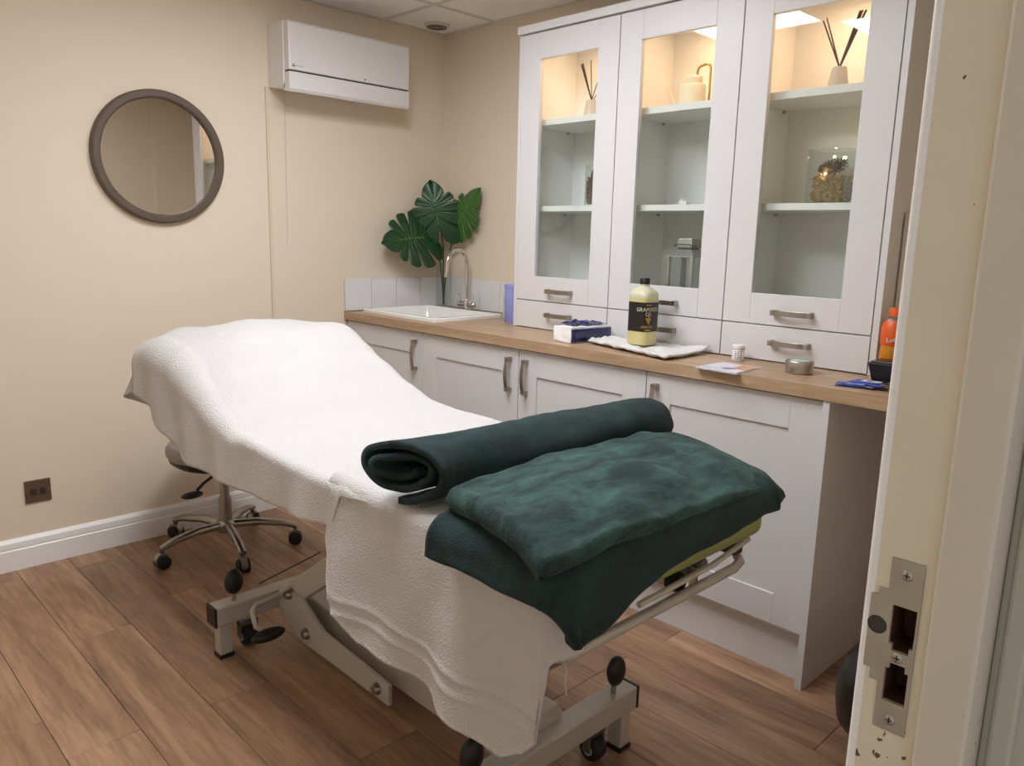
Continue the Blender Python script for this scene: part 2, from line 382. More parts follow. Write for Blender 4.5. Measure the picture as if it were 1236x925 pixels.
# strike plate
zt, zb, y0, y1 = 1.0340, 0.8740, -3.1085, -3.0815
def plate_hole(y, z):
    if y > -3.0815: return not (0.9170 < z < 1.0040) if y < -3.074 else not (0.9270 < z < 0.9970)
    return inhole(y, z)
us = sorted({y0, y1, -3.074, -3.0655, -3.1065, -3.1055, -3.1035, -3.1025, -3.0895, -3.0865}); vs = sorted({zb, zt, 0.9170, 1.0040, 0.9270, 0.9970, 0.9020, 0.9330, 0.9385, 0.9500, 0.9560, 0.9561, 0.9920})
sp = cells(us, vs, plate_hole, lambda y, z: (XJ-.0016, y, z), lambda y, z: (XJ+.0002, y, z)).build('strike_plate', 'plate', df)
for zz in (1.0210, 0.9445, 0.8850):
    yy = -3.095
    sc = MB().lathe([(0, -.0026), (.0035, -.0026), (.0048, -.0018), (.005, -.0012)], (XJ, yy, zz), 16, 'x').build('screw', 'steel', sp, smooth=True)
    MB().box(XJ-.0030, XJ-.0024, yy-.0028, yy+.0028, zz-.0005, zz+.0005).box(XJ-.0030, XJ-.0024, yy-.0005, yy+.0005, zz-.0028, zz+.0028).build('screw', 'dark', sp)
MB().lathe([(0, -.0022), (.008, -.0022), (.0085, -.0015)], (XJ, -3.0755, 0.9690), 18, 'x').build('wear_mark', 'worn', sp)

# ================================================================== base units
CF = -.582            # carcass front; doors from -.582 to -.602
def bow_handle(parent, c, horizontal, L=.135):
    """squared bow handle on a front that faces -x; c = centre on the front"""
    cx, cy, cz = c; h = L/2; n = 10; P = []
    for i in range(n+1):
        t = -1+2*i/n; P.append((t*(h-.006), .022+.010*(1-t*t)))
    m = MB(); wd = .0090
    vs = []; 
    for (s, d) in P:
        for (o, e) in ((-wd, 0), (wd, 0), (wd, -.004), (-wd, -.004)):
            vs.append((cx-d-e, cy+(s if horizontal else o), cz+(o if horizontal else s)))
    fs = []
    for i in range(n):
        for k in range(4): fs.append((i*4+k, i*4+(k+1) % 4, i*4+4+(k+1) % 4, i*4+4+k))
    fs += [(3,2,1,0), (n*4, n*4+1, n*4+2, n*4+3)]
    m.add(vs, fs)
    for s in (-1, 1):
        a, b = s*(h-.014), s*h
        if horizontal: m.box(cx-.026, cx, cy+a, cy+b, cz-wd, cz+wd)
        else: m.box(cx-.026, cx, cy-wd, cy+wd, cz+a, cz+b)
    return m.build('handle', 'nickel', parent, bevel=.0012)
def shaker_door(parent, ya, yb, z0, z1, xf, st=.095, handle=None, thick=.02):
    """ya > yb ; front plane x = xf"""
    a, b = ya-.0018, yb+.0018; m = MB()
    m.box(xf, xf+thick, a, a-st, z0, z1).box(xf, xf+thick, b+st, b, z0, z1).box(xf, xf+thick, a-st, b+st, z0, z0+st).box(xf, xf+thick, a-st, b+st, z1-st, z1)
    d = m.build('door', 'cab', parent, bevel=.0012)
    MB().box(xf+.0065, xf+.015, a-st+.001, b+st-.001, z0+st-.001, z1-st+.001).build('panel', 'cab', d)
    if handle: bow_handle(d, handle, False)
    return d
def base_unit(ya, yb, label, doors):
    t = thing('base_cabinet', label, 'cabinet', ((-.3), (ya+yb)/2, .15), 'white fitted base cabinets')
    m = MB(); m.box(CF, -.02, ya-.001, ya-.019, .15, .868).box(CF, -.02, yb+.001, yb+.019, .15, .868).box(CF, -.02, ya-.019, yb+.019, .15, .168).box(-.028, -.02, ya-.019, yb+.019, .168, .868).box(CF, CF+.07, ya-.019, yb+.019, .85, .868)
    m.build('body', 'carc', t)
    for (a, b, hy) in doors: shaker_door(t, a, b, .165, .866, -.602, .095, (-.602, hy, .765))
    return t
base_unit(0, -.6, 'white shaker base cabinet under the ceramic sink', [(0, -.6, -.555)])
base_unit(-.6, -1.8, 'wide white shaker base cabinet with two doors and paired handles', [(-.6, -1.2, -1.155), (-1.2, -1.8, -1.245)])
t = base_unit(-1.8, -2.4, 'white shaker base cabinet beside the knee space, end panel to the floor', [(-1.8, -2.4, -1.843)])
MB().box(-.615, -.002, -2.401, -2.421, 0.0, .871).build('end_panel', 'cab', t, bevel=.001)
tag(MB().box(-.568, -.55, -.002, -2.399, 0, .149).build('plinth_board', 'cab', bevel=.001), 'long white plinth board along the floor under the base cabinets', 'plinth')
# worktop with sink cut-out
WX, SX0, SX1, SY0, SY1 = -.62, -.545, -.15, -.075, -.605
wt = MB().box(WX, SX0, YF+.035, -.0005, .872, .91).box(SX1, -.0005, YF+.035, -.0005, .872, .91).box(SX0, SX1, SY0, -.0005, .872, .91).box(SX0, SX1, YF+.035, SY1, .872, .91)
tag(wt.build('worktop', 'worktop'), 'long oak effect worktop running over the base cabinets and knee space', 'worktop')
# tiles
ts = thing('tile_splashback', 'row of square white glazed tiles around the sink corner', 'splashback', (-.3, -.004, .91))
MB().box(-.617, -.0005, -.005, -.0005, .912, 1.066).box(-.005, -.0005, -.76, -.005, .912, 1.066).build('grout_bed', 'grout', ts)
for k in range(4): MB().box(-.616+.153*k, -.616+.153*k+.150, -.0095, -.004, .913, 1.067).build('tile', 'tile', ts, bevel=.002)
for k in range(5): MB().box(-.0095, -.004, -.012-.150*k, -.012-.150*k-.147, .913, 1.067).build('tile', 'tile', ts, bevel=.002)
# sink
sk = thing('inset_sink', 'white ceramic inset sink let into the worktop corner', 'sink', (-.35, -.34, .75))
def rring(x0, x1, y0, y1, r, z, n=6):
    out = []
    for (cx, cy, a0) in ((x1-r, y1-r, 0), (x0+r, y1-r, PI/2), (x0+r, y0+r, PI), (x1-r, y0+r, 3*PI/2)):
        for i in range(n+1): a = a0+PI/2*i/n; out.append((cx+r*math.cos(a), cy+r*math.sin(a), z))
    return out
rings = [rring(-.555, -.14, -.618, -.062, .012, .9105), rring(-.555, -.14, -.618, -.062, .012, .924), rring(-.551, -.144, -.614, -.066, .012, .928), rring(-.532, -.166, -.592, -.088, .03, .928), rring(-.528, -.170, -.588, -.092, .032, .922), rring(-.515, -.182, -.575, -.105, .045, .775), rring(-.49, -.21, -.55, -.13, .05, .757), rring(-.36, -.34, -.35, -.33, .009, .752)]
m = MB(); n = len(rings[0])
for r_ in rings: m.v += [Vector(p) for p in r_]
for i in range(len(rings)-1):
    for k in range(n): m.f.append((i*n+k, i*n+(k+1) % n, (i+1)*n+(k+1) % n, (i+1)*n+k))
m.build('basin', 'sink', sk, smooth=True, fix=False)
MB().lathe([(0, .754), (.03, .754), (.034, .757)], (-.35, -.34, 0), 20).build('waste', 'chrome', sk, smooth=True)
MB().lathe([(0, -.002), (.011, -.002), (.014, 0)], (-.176, -.40, .88), 16, 'x').build('overflow', 'dark', sk)
# tap
tp = thing('mixer_tap', 'chrome swan neck mixer tap with two levers behind the sink', 'tap', (-.075, -.285, .91))
MB().lathe([(0, 0), (.026, 0), (.026, .006), (.016, .012), (.014, .05), (.011, .06), (0, .06)], (-.075, -.285, .91), 20).build('base', 'chrome', tp, smooth=True)
neck = [(-.075, -.285, .96), (-.075, -.285, 1.05), (-.075, -.285, 1.13)]+[(-.075-.075+.075*math.cos(a), -.285-.012*(1-math.cos(a)), 1.145+.075*math.sin(a)) for a in [PI*i/14*1.05 for i in range(15)]]
e = Vector(neck[-1]); neck += [tuple(e+Vector((-.006, 0, -.03))), tuple(e+Vector((-.010, -.001, -.05)))]
MB().tube(neck, .0105, 14).build('spout', 'chrome', tp, smooth=True)
MB().tube([(-.075, -.235, .945), (-.075, -.335, .945)], .013, 14).build('valve_bar', 'chrome', tp, smooth=True)
for s in (-1, 1): MB().tube([(-.075, -.285+s*.052, .945), (-.076, -.285+s*.054, .965), (-.08, -.285+s*.054, .998)], [.012, .006, .0045], 12).ball((-.075, -.285+s*.052, .945), .0165).build('lever', 'chrome', tp, smooth=True)

# ================================================================== dresser units on the worktop
DX = -.325; ZT = 2.095
def wall_unit(ya, yb, label, left_end=False, right_end=False):
    t = thing('wall_cabinet', label, 'cabinet', (-.16, (ya+yb)/2, .911), 'white glazed cabinets standing on the worktop')
    a, b, xf = ya-.0008, yb+.0008, DX+.021
    m = MB().box(xf, -.002, a, a-.018, .911, ZT).box(xf, -.002, b+.018, b, .911, ZT).box(xf, -.002, a-.018, b+.018, .911, .929).box(xf, -.002, a-.018, b+.018, ZT-.018, ZT).box(-.012, -.002, a-.018, b+.018, .929, ZT-.018).box(xf, -.012, a-.018, b+.018, 1.022, 1.038)
    m.build('body', 'carc', t)
    for z in (1.745, 1.398):
        sh = MB().box(DX+.05, -.0125, a-.0185, b+.0185, z-(.002 if z > 1.7 else 0), z+.022).build('shelf', 'carc', t, bevel=.001)
        for (yy) in (a-.024, b+.024):
            for xx in (DX+.085, -.06): MB().box(xx-.004, xx+.004, yy-.005, yy+.005, z-.012, z-.0022).build('shelf_peg', 'steel', sh)
    # door
    st, z0, z1 = .099, 1.030, 2.092; c, d_ = ya-.0018, yb+.0018; xo = DX
    m = MB().box(xo, xo+.02, c, c-st, z0, z1).box(xo, xo+.02, d_+st, d_, z0, z1).box(xo, xo+.02, c-st, d_+st, z0, z0+.1).box(xo, xo+.02, c-st, d_+st, z1-.1, z1)
    d = m.build('door', 'cab', t, bevel=.0012)
    MB().box(xo+.009, xo+.013, c-st+.0005, d_+st-.0005, z0+.1005, z1-.1005).build('glass_pane', 'pane', d)
    bow_handle(d, (xo, (ya+yb)/2+.095-.005 if False else ya-.252, 1.073), True)
    dr = MB().box(xo, xo+.02, c, d_, .9135, 1.0265).build('drawer_front', 'cab', t, bevel=.0012)
    bow_handle(dr, (xo, ya-.252, .975), True)
    if left_end: MB().box(DX+.002, -.001, ya+.0205, ya+.0005, .9105, ZT).build('end_panel', 'cab', t, bevel=.001)
    if right_end: MB().box(DX+.002, -.001, yb-.0005, yb-.0205, .9105, ZT).build('end_panel', 'cab', t, bevel=.001)
    lp = MB().lathe([(0, -.008), (.028, -.008), (.032, -.004), (.032, 0)], (-.16, (ya+yb)/2, ZT-.0185), 20).build('downlight', 'ledw', t)
    L = bpy.data.lights.new('cabinet_led', 'AREA'); L.shape = 'DISK'; L.size = .06; L.energy = LEDW; L.color = (1, .62, .38)
    lo = bpy.data.objects.new('cabinet_led', L); COL.objects.link(lo); lo.parent = t; lo.location = Vector((-.16, (ya+yb)/2, ZT-.03))-t.location
    return t
wall_unit(-.9, -1.4, 'glazed white wall cabinet next to the sink, with a reed diffuser inside', left_end=True)
wall_unit(-1.4, -1.9, 'glazed white wall cabinet in the middle of three, metal lantern inside')
wall_unit(-1.9, -2.4, 'glazed white wall cabinet holding a vase with a pine cone', right_end=True)
tag(MB().box(DX-.012, -.001, -.878, -2.422, ZT+.001, ZT+.032).build('cornice_board', 'cab', bevel=.002), 'white flat cornice board along the top of the glazed cabinets', 'cornice')

# ================================================================== wall things
mi = thing('round_mirror', 'round wall mirror in a dark brown frame on the beige wall', 'mirror', (-1.462, -.001, 1.31))
mc = (-1.462, 0, 1.567)
MB().lathe([(.222, -.014), (.224, -.026), (.230, -.031), (.250, -.031), (.256, -.026), (.257, -.001), (.20, -.001)], mc, 128, 'y').build('frame', 'mframe', mi)
MB().lathe([(0, -.015), (.2235, -.015)], mc, 128, 'y').build('mirror_glass', 'mirror', mi)
ac = thing('air_conditioner', 'white wall mounted air conditioner above the corner', 'air conditioner', (-.67, -.001, 1.868))
AX0, AX1 = -.980, -.356
m = MB().prism([(-.001, 1.90), (-.001, 2.155), (-.135, 2.155), (-.135, 1.905), (-.10, 1.885)], 'x', AX0, AX1); m.build('body', 'acw', ac, bevel=.004)
MB().prism([(-.137, 1.955), (-.137, 2.152), (-.172, 2.150), (-.180, 2.140), (-.180, 1.955)], 'x', AX0+.002, AX1-.002).build('front_panel', 'acw', ac, bevel=.004)
MB().prism([(-.137, 1.893), (-.137, 1.949), (-.179, 1.949), (-.181, 1.880), (-.172, 1.868), (-.12, 1.876)], 'x', AX0+.002, AX1-.002).build('air_flap', 'acw', ac, bevel=.003)
MB().box(AX0+.006, AX1-.006, -.172, -.137, 1.948, 1.956).build('seam', 'dark', ac)
m = MB()
for (dx, dz) in ((0, .005), (-.0045, -.002), (.0045, -.002)): m.add([(AX0+.022+dx+p, -.1806, 1.972+dz+q) for p, q in ((0, .005), (.0035, 0), (0, -.005), (-.0035, 0))], [(0, 1, 2, 3)])
m.text('MITSUBISHI', .0068, lambda x, y: (AX0+.033+x, -.1806, 1.972+y), 'LEFT'); m.build('logo', 'ink', ac, fix=False)
MB().box(AX0+.300, AX0+.335, -.1806, -.1800, 1.9625, 1.9645).build('print', 'grid', ac)
MB().lathe([(0, -.182), (.0035, -.182), (.004, -.179)], (AX0+.375, 0, 1.966), 12, 'y').build('sensor', 'dark', ac)
MB().box(-.60, -.56, -.10, -.07, 1.872, 1.892).build('drain_stub', 'acw', ac)
pc = thing('pull_cord', 'thin white cord hanging below the air conditioner', 'cord', (-.912, -.006, 1.215))
MB().tube([(-.908, -.006, 1.895), (-.911, -.006, 1.55), (-.912, -.006, 1.24)], .0016, 6).build('string', 'trunk', pc, smooth=True)
MB().lathe([(0, .0), (.004, .002), (.005, .018), (.003, .028), (0, .03)], (-.912, -.007, 1.222), 12).build('toggle', 'white', pc, smooth=True)
ws = thing('wall_switch', 'small bronze switch plate low on the beige wall', 'switch', (-1.99, -.001, .249))
MB().box(-2.033, -1.945, -.008, -.0005, .249, .336).build('plate', 'socket', ws, bevel=.002)
for dx in (-.016, .016): MB().box(-1.989+dx-.009, -1.989+dx+.009, -.012, -.007, .281, .305).build('rocker', 'dark', ws, bevel=.0015)
for dx in (-.035, .035): MB().lathe([(0, -.0092), (.003, -.0092), (.0035, -.008)], (-1.989+dx, 0, .293), 10, 'y').build('screw', 'nickel', ws)

# ================================================================== treatment couch
BX0, BX1, FOOT = -1.825, -1.155, -2.535
ZB = .752
tc = thing('treatment_couch', 'treatment couch with olive padding on a pale grey wheeled frame', 'couch', (-1.49, -1.6, 0))
MB().box(BX0, BX1, FOOT, -1.44, .662, ZB-.008).build('seat_cushion', 'olive', tc, bevel=.028, segs=5, smooth=True)
MB().prism([(-1.40, .690), (-1.40, .738), (-1.25, .780), (-1.12, .848), (-1.02, .898), (-.985, .905), (-.985, .85), (-1.10, .79), (-1.25, .71)], 'x', BX0+.045, BX1-.045).build('back_cushion', 'olive', tc, bevel=.015, segs=3, smooth=True)
MB().box(BX0+.07, BX1-.07, -.975, -.70, .855, .925).build('head_cushion', 'olive', tc, bevel=.03, segs=5, smooth=True)
m = MB()
for x in (-1.735, -1.265): m.box(x-.02, x+.02, -2.46, -1.38, .632, .670)
for y in (-2.43, -1.9, -1.42): m.box(-1.715, -1.285, y-.02, y+.02, .634, .668)
m.build('top_frame', 'frame', tc, bevel=.003)
for x in (-1.735, -1.265): MB().prism([(-1.40, .652), (-1.40, .688), (-1.26, .700), (-1.10, .785), (-.98, .845), (-.74, .853), (-.74, .825), (-.97, .815), (-1.10, .755), (-1.25, .67)], 'x', x-.018, x+.018).build('back_rail', 'frame', tc, bevel=.003)
MB().tube([(-1.49, -1.55, .55), (-1.49, -1.15, .78)], .016, 12).tube([(-1.49, -1.6, .52), (-1.49, -1.36, .66)], .024, 12).build('back_strut', 'framedark', tc, smooth=True)
ped = []
for (y, side) in ((-1.115, 'far'), (-2.215, 'near')):
    cb = MB().box(-1.80, -1.185, y-.03, y+.03, .112, .172).build('cross_bar', 'frame', tc, bevel=.005)
    for x in (-1.803, -1.182):
        MB().box(x-.004, x+.004, y-.031, y+.031, .111, .173).build('end_cap', 'black', cb, bevel=.002)
    for x in (-1.77, -1.215):
        MB().box(x-.02, x+.02, y-.02, y+.02, .012, .112).build('foot_post', 'frame', cb, bevel=.003)
        MB().box(x-.023, x+.023, y-.023, y+.023, 0, .013).build('foot_pad', 'black', cb, bevel=.002)
    for x in (-1.685, -1.30):
        yy = y+.015
        MB().tube([(x, yy, .115), (x, yy, .075)], .009, 10).build('castor_stem', 'frame', cb, smooth=True)
        MB().lathe([(0, -.022), (.02, -.022), (.03, -.018), (.032, -.008), (.032, .008), (.03, .018), (.02, .022), (0, .022)], (x, yy, .033), 20, 'x').build('castor_wheel', 'rubber', cb, smooth=True)
        MB().lathe([(0, -.0235), (.014, -.0235), (.015, -.021)], (x, yy, .033), 14, 'x').build('castor_hub', 'frame', cb, smooth=True)
        MB().box(x-.030, x-.024, yy-.012, yy+.012, .03, .085).box(x+.024, x+.030, yy-.012, yy+.012, .03, .085).box(x-.03, x+.03, yy-.014, yy+.014, .07, .085).build('castor_fork', 'framedark', cb, bevel=.002)
    for x in ((-1.735, -1.255)):
        MB().tube([(x, y-.005, .165), (x, y-.007, .195), (x, y-.01, .215)], .007, 10).build('lever_stem', 'steel', cb, smooth=True)
        s0 = MB().ball((x, y-.011, .236), .030, .020, .040, 18, 12); s0.build('lever_knob', 'black', cb, smooth=True)
MB().box(-1.545, -1.435, -2.19, -1.14, .065, .165).build('base_beam', 'frame', tc, bevel=.006)
for x in (-1.60, -1.38):
    MB().prism([(-1.16, .10), (-1.16, .20), (-1.30, .20), (-1.42, .14), (-1.75, .12), (-1.75, .06), (-1.30, .06)], 'x', x-.006, x+.006).build('side_plate', 'frame', tc, bevel=.002)
    MB().prism([(-1.20, .215), (-1.26, .17), (-1.84, .575), (-1.80, .63)], 'x', x-.016+(.02 if x < -1.49 else -.02), x+.016+(.02 if x < -1.49 else -.02)).build('lift_arm', 'frame', tc, bevel=.004)
    for (yy, zz) in ((-1.23, .192), (-1.33, .10), (-1.70, .09), (-1.82, .60)):
        s = -1 if x < -1.49 else 1
        MB().lathe([(0, s*.022), (.012, s*.022), (.017, s*.012), (.018, 0)], (x, yy, zz), 16, 'x').build('pivot_bolt', 'stoolmetal', tc, smooth=True)
MB().tube([(-1.49, -2.0, .17), (-1.49, -1.72, .42)], .028, 14).tube([(-1.49, -1.75, .40), (-1.49, -1.55, .58)], .016, 12).build('actuator', 'framedark', tc, smooth=True)
mh = MB().prism([(-1.56, .165), (-1.42, .165), (-1.42, .19), (-1.44, .215), (-1.53, .215), (-1.56, .20)], 'y', -2.20, -1.93).build('motor_housing', 'frame', tc, bevel=.006)
MB().box(-1.515, -1.455, -2.15, -2.09, .2155, .2162).build('sticker', 'white', mh)
MB().box(-1.510, -1.475, -2.147, -2.100, .2163, .2166).build('sticker', 'stickerb', mh)
MB().tube([(-1.42, -1.12, .185), (-1.55, -1.17, .175), (-1.70, -1.19, .17), (-1.715, -1.20, .16), (-1.715, -1.22, .115), (-1.70, -1.235, .105), (-1.66, -1.25, .105)], .008, 10).build('pedal_rod', 'frame', tc, smooth=True)
MB().ball((-1.70, -1.27, .105), .055, .022, .019, 18, 10).build('pedal', 'black', tc, smooth=True)
MB().tube([(-1.64, -1.10, .19), (-1.42, -1.10, .235)], .0022, 6).build('cable', 'dark', tc)
ft = [(-1.145, -2.30, .615), (-1.125, -2.40, .605), (-1.118, -2.445, .590), (-1.135, -2.470, .572), (-1.17, -2.475, .568), (-1.5, -2.475, .568), (-1.74, -2.475, .568), (-1.765, -2.468, .575), (-1.775, -2.44, .595), (-1.765, -2.38, .61), (-1.75, -2.30, .615)]
MB().tube(ft, .0115, 12).build('foot_rail', 'frame', tc, smooth=True)
MB().tube([(-1.20, -2.52, .660), (-1.35, -2.525, .645), (-1.60, -2.525, .640)], .006, 8).build('rail_rod', 'frame', tc, smooth=True)
MB().box(-1.160, -1.125, -2.47, -2.43, .592, .640).build('rail_joint', 'black', tc, bevel=.003)
br = MB().box(-1.36, -1.28, -2.44, -2.40, .565, .632).box(-1.352, -1.345, -2.46, -2.44, .535, .60).box(-1.30, -1.292, -2.46, -2.44, .545, .60).build('clamp_bracket', 'steel', tc, bevel=.004)
MB().lathe([(0, -.03), (.018, -.03), (.022, -.024), (.022, 0)], (-1.365, -2.435, .588), 16, 'y').build('clamp_knob', 'black', br, smooth=True)
MB().lathe([(0, -.026), (.015, -.026), (.018, -.02), (.018, 0)], (-1.275, -2.435, .60), 16, 'y').build('clamp_knob', 'framedark', br, smooth=True)
MB().tube([(-1.66, -2.24, .385), (-1.60, -2.25, .372), (-1.53, -2.27, .385), (-1.45, -2.28, .43), (-1.38, -2.29, .49), (-1.30, -2.30, .60)], [.004, .014, .014, .012, .012, .012], 10, flat=.25).build('strap', 'frame', tc, smooth=True)

# ---------------- towels
ZTAB = [(-2.6, .760), (-1.62, .760), (-1.48, .764), (-1.37, .777), (-1.25, .825), (-1.12, .893), (-1.02, .945), (-.93, .974), (-.80, .985), (-.66, .972), (-.5, .95)]
def headness(y): return min(1, max(0, (y+1.45)/.45))
def wrinkle(x, y):
    h = headness(y)
    d = .017*h*math.sin(22*(y*.8-x*.9)+3*nz(x*2, y*2, 3))*max(0, nz(x*2.2, y*1.6, 9)+.35)
    d += .012*nz(x*3+5, y*3, 1)*(.4+h)+.006*nz(x*9, y*7, 2)*(.6+h)+.0015*nz(x*40, y*40, 5)
    return d
def drape(fx, fy, x0, x1, y0, y1, ztop, r, flare=.04, fold=.0, gap=.0, fr=26, ab=None, corner=0):
    cx, cy = min(max(fx, x0), x1), min(max(fy, y0), y1); ex, ey = fx-cx, fy-cy
    if ab and ex and ey:          # round the hanging corner off
        p_, q_ = abs(ex)/ab[0], abs(ey)/ab[1]; k_ = max(p_, q_)/math.hypot(p_, q_); ex *= k_; ey *= k_
    L = math.hypot(ex, ey); z = ztop(cx, cy)
    if L < 1e-6: return Vector((cx, cy, z+gap))
    dx, dy = ex/L, ey/L; a = min(L/r, PI/2); hang = max(0, L-r*PI/2)
    out = r*math.sin(a)+flare*hang+gap
    if corner and ex and ey:      # the cloth corner stands out in a pleat
        an = math.atan2(abs(ey), abs(ex)); out += corner*min(1, hang/.12)*(math.sin(2*an)**4-.45*math.sin(4*an)**2)
    f = fold*max(0, 1-4*min(abs(dx), abs(dy)))*min(1, hang/.1)*math.sin(fr*(cx*abs(dy)-cy*abs(dx))+1.3*nz(cx*4, cy*4))
    return Vector((cx+dx*(out+f), cy+dy*(out+f), z-r*(1-math.cos(a))-hang))
# bath sheet over the raised head end
HEM = [(-1.98, .745), (-1.90, .735), (-1.86, .65), (-1.82, .645), (-1.45, .628), (-1.08, .610), (-.90, .665), (-.80, .715), (-.68, .735)]
def zt_a(x, y):
    h = headness(y); u = (x+1.49)/.335
    return interp(ZTAB, y)+wrinkle(x, y)-h*.05*abs(u)**3*(1.5 if u < 0 else .5)
P = []; NV, NU = 190, 130; YH = -.66
for i in range(NV+1):
    y = lerp(-2.0, YH+.27, i/NV); row = []
    yc = min(y, YH); hd = headness(yc); r = lerp(.022, .085, hd)
    ll = zt_a(-1.80, yc)-interp(HEM, yc)+r*(PI/2-1); lr = ll*.8
    xl, xr = -1.835+r, -1.145-r
    ll += .006*nz(y*9, 4)
    for j in range(NU+1):
        u = j/NU; fx = lerp(xl-ll, xr+lr, u)
        p = drape(fx, y, xl, xr, -2.1, YH-r*.3, zt_a, r, .05, .007, 0, 30, (ll*1.15, (.27+r*.3)*1.15), .05)
        # small folds running on the hanging side
        s = max(0, min(1, (xl-fx)/.15)); p.x += s*.010*math.sin(17*y+2*nz(y*3, p.z*4))*nz(y*2, 1.5)*2
        row.append(p)
    P.append(row)
tag(MB().grid(P).build('bath_sheet', 'towel', smooth='all', solid=.006), 'large white terry towel draped over the raised head of the couch', 'towel')
# bath towel laid across the couch, hanging down the side
HB = [(-2.60, .63), (-2.525, .615), (-2.512, .60), (-2.503, .46), (-2.47, .425), (-2.421, .395), (-2.296, .420), (-2.127, .425), (-1.978, .430), (-1.914, .475), (-1.875, .535), (-1.855, .60), (-1.84, .64)]
P = []; NY, NT, NHG = 120, 50, 90
for i in range(NY+1):
    y = lerp(-1.845, -2.575, i/NY); row = []
    yy = max(y, -2.507); over = max(0, -2.507-y)
    ztp = .7685+.004*nz(y*6, 2)
    for j in range(NT+1):
        x = lerp(-1.19, -1.80, j/NT); e = .055*(1-j/NT)*max(0, 1-(i/NY)*6)
        q = Vector((x, max(yy, -2.545)-e, zt_a(x, yy)+.0095+.004*nz(x*7, y*7, 4)*(1 if x < -1.3 else 0)+.010*math.exp(-((i)/6)**2)*(.5+nz(x*5, 0))))
        if over: q.z -= min(over, .09)*.3
        row.append(q)
    hem = interp(HB, y); rr = .030; top = row[-1].z; n0 = NHG
    for j in range(1, n0+1):
        t = j/n0; L = t*(top-hem+rr*(PI/2-1)); a = min(L/rr, PI/2); hang = max(0, L-rr*PI/2)
        out = rr*math.sin(a); z = top-rr*(1-math.cos(a))-hang
        ph = 15*yy+1.5*nz(yy*3, z*2)-z*3
        fold = (hang/.3)*(.016*math.sin(ph)+.010*math.sin(31*yy+z*6+1))
        d = z-hem; zb_ = z-.012*(yy+2.2)
        band = .0042*(math.exp(-((zb_-.476)/.006)**2)+math.exp(-((zb_-.506)/.006)**2))-.0018*(1 if .481 < zb_ < .501 else 0)+.002*math.exp(-(d/.006)**2)
        x = -1.80-out-.06*hang-fold-band+.003*nz(yy*14, z*14, 8)
        row.append(Vector((x+over*.95, yy-min(over, .05)*.5-.012*(1 if over else 0)*min(1, over/.02), z)))
    P.append(row)
tag(MB().grid(P).build('bath_towel', 'towel', smooth='all', solid=.006), 'white terry towel laid across the couch, hanging down its side with a woven band', 'towel')
# loose thread under the towel corner
tag(MB().tube([(-1.80, -2.50, .60), (-1.775, -2.50, .585), (-1.765, -2.50, .565), (-1.768, -2.50, .54), (-1.763, -2.50, .515)], .0016, 6).build('loose_thread', 'towel', smooth=True), 'pale loose cord dangling beside the hanging towel corner', 'cord')

# ---------------- blankets
def thick(P, th, edge=.02, hem=0.0):
    """closed rounded sheet from a grid of mid points"""
    nu, nv = len(P), len(P[0]); N = [[None]*nv for _ in range(nu)]
    for i in range(nu):
        for j in range(nv):
            a = P[min(i+1, nu-1)][j]-P[max(i-1, 0)][j]; b = P[i][min(j+1, nv-1)]-P[i][max(j-1, 0)]
            N[i][j] = a.cross(b).normalized()
    def dist(i, j):
        du = min((P[i][j]-P[0][j]).length, (P[i][j]-P[-1][j]).length); dv = min((P[i][j]-P[i][0]).length, (P[i][j]-P[i][-1]).length)
        return min(du, dv)
    m = MB(); A = []; B = []
    for i in range(nu):
        ra = []; rb = []
        for j in range(nv):
            d = dist(i, j); t = min(1, d/edge); h = th/2*math.sqrt(max(0, 1-(1-t)**2))
            h += hem*math.exp(-((d-.012)/.010)**2) if d > .001 else 0
            ra.append(P[i][j]+N[i][j]*h); rb.append(P[i][j]-N[i][j]*h)
        A.append(ra); B.append(rb)
    m.grid(A); m.grid(B)
    return m
def merge(o):
    b = bmesh.new(); b.from_mesh(o.data); bmesh.ops.remove_doubles(b, verts=b.verts, dist=.00005); bmesh.ops.recalc_face_normals(b, faces=b.faces); b.to_mesh(b_me := o.data); b.free()
    o.data.polygons.foreach_set('use_smooth', [True]*len(o.data.polygons)); return o
fb = thing('folded_blanket', 'dark teal fleece blanket folded flat over the foot of the couch', 'blanket', (-1.49, -2.4, .78))
LF = [(-1.96, .125), (-1.86, .135), (-1.80, .125), (-1.66, .085), (-1.57, .07), (-1.28, .055), (-1.10, .06)]
P = []
for i in range(91):
    u = i/90; fx = lerp(-1.925, -1.195, u); row = []
    ey = interp(LF, fx)+.004*nz(fx*12, 3)
    yb = -2.255+.015*nz(fx*6, 7)
    for j in range(61):
        vv = j/60; fy = lerp(yb, -2.535-ey-.02, vv)
        zf = lambda x, y: .796+.010*nz(x*7, y*7, 12)+.004*nz(x*16, y*16, 3)
        p = drape(fx, fy, -1.835, -1.10, -2.535, -2.0, zf, .034, .06, .004, .004, 24, (.09, ey+.02))
        row.append(p)
    P.append(row)
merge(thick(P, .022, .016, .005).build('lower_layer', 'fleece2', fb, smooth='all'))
P = []
BL, FL, FR, BR = Vector((-1.842, -2.262, .825)), Vector((-1.918, -2.572, .815)), Vector((-1.098, -2.558, .775)), Vector((-1.065, -2.235, .810))
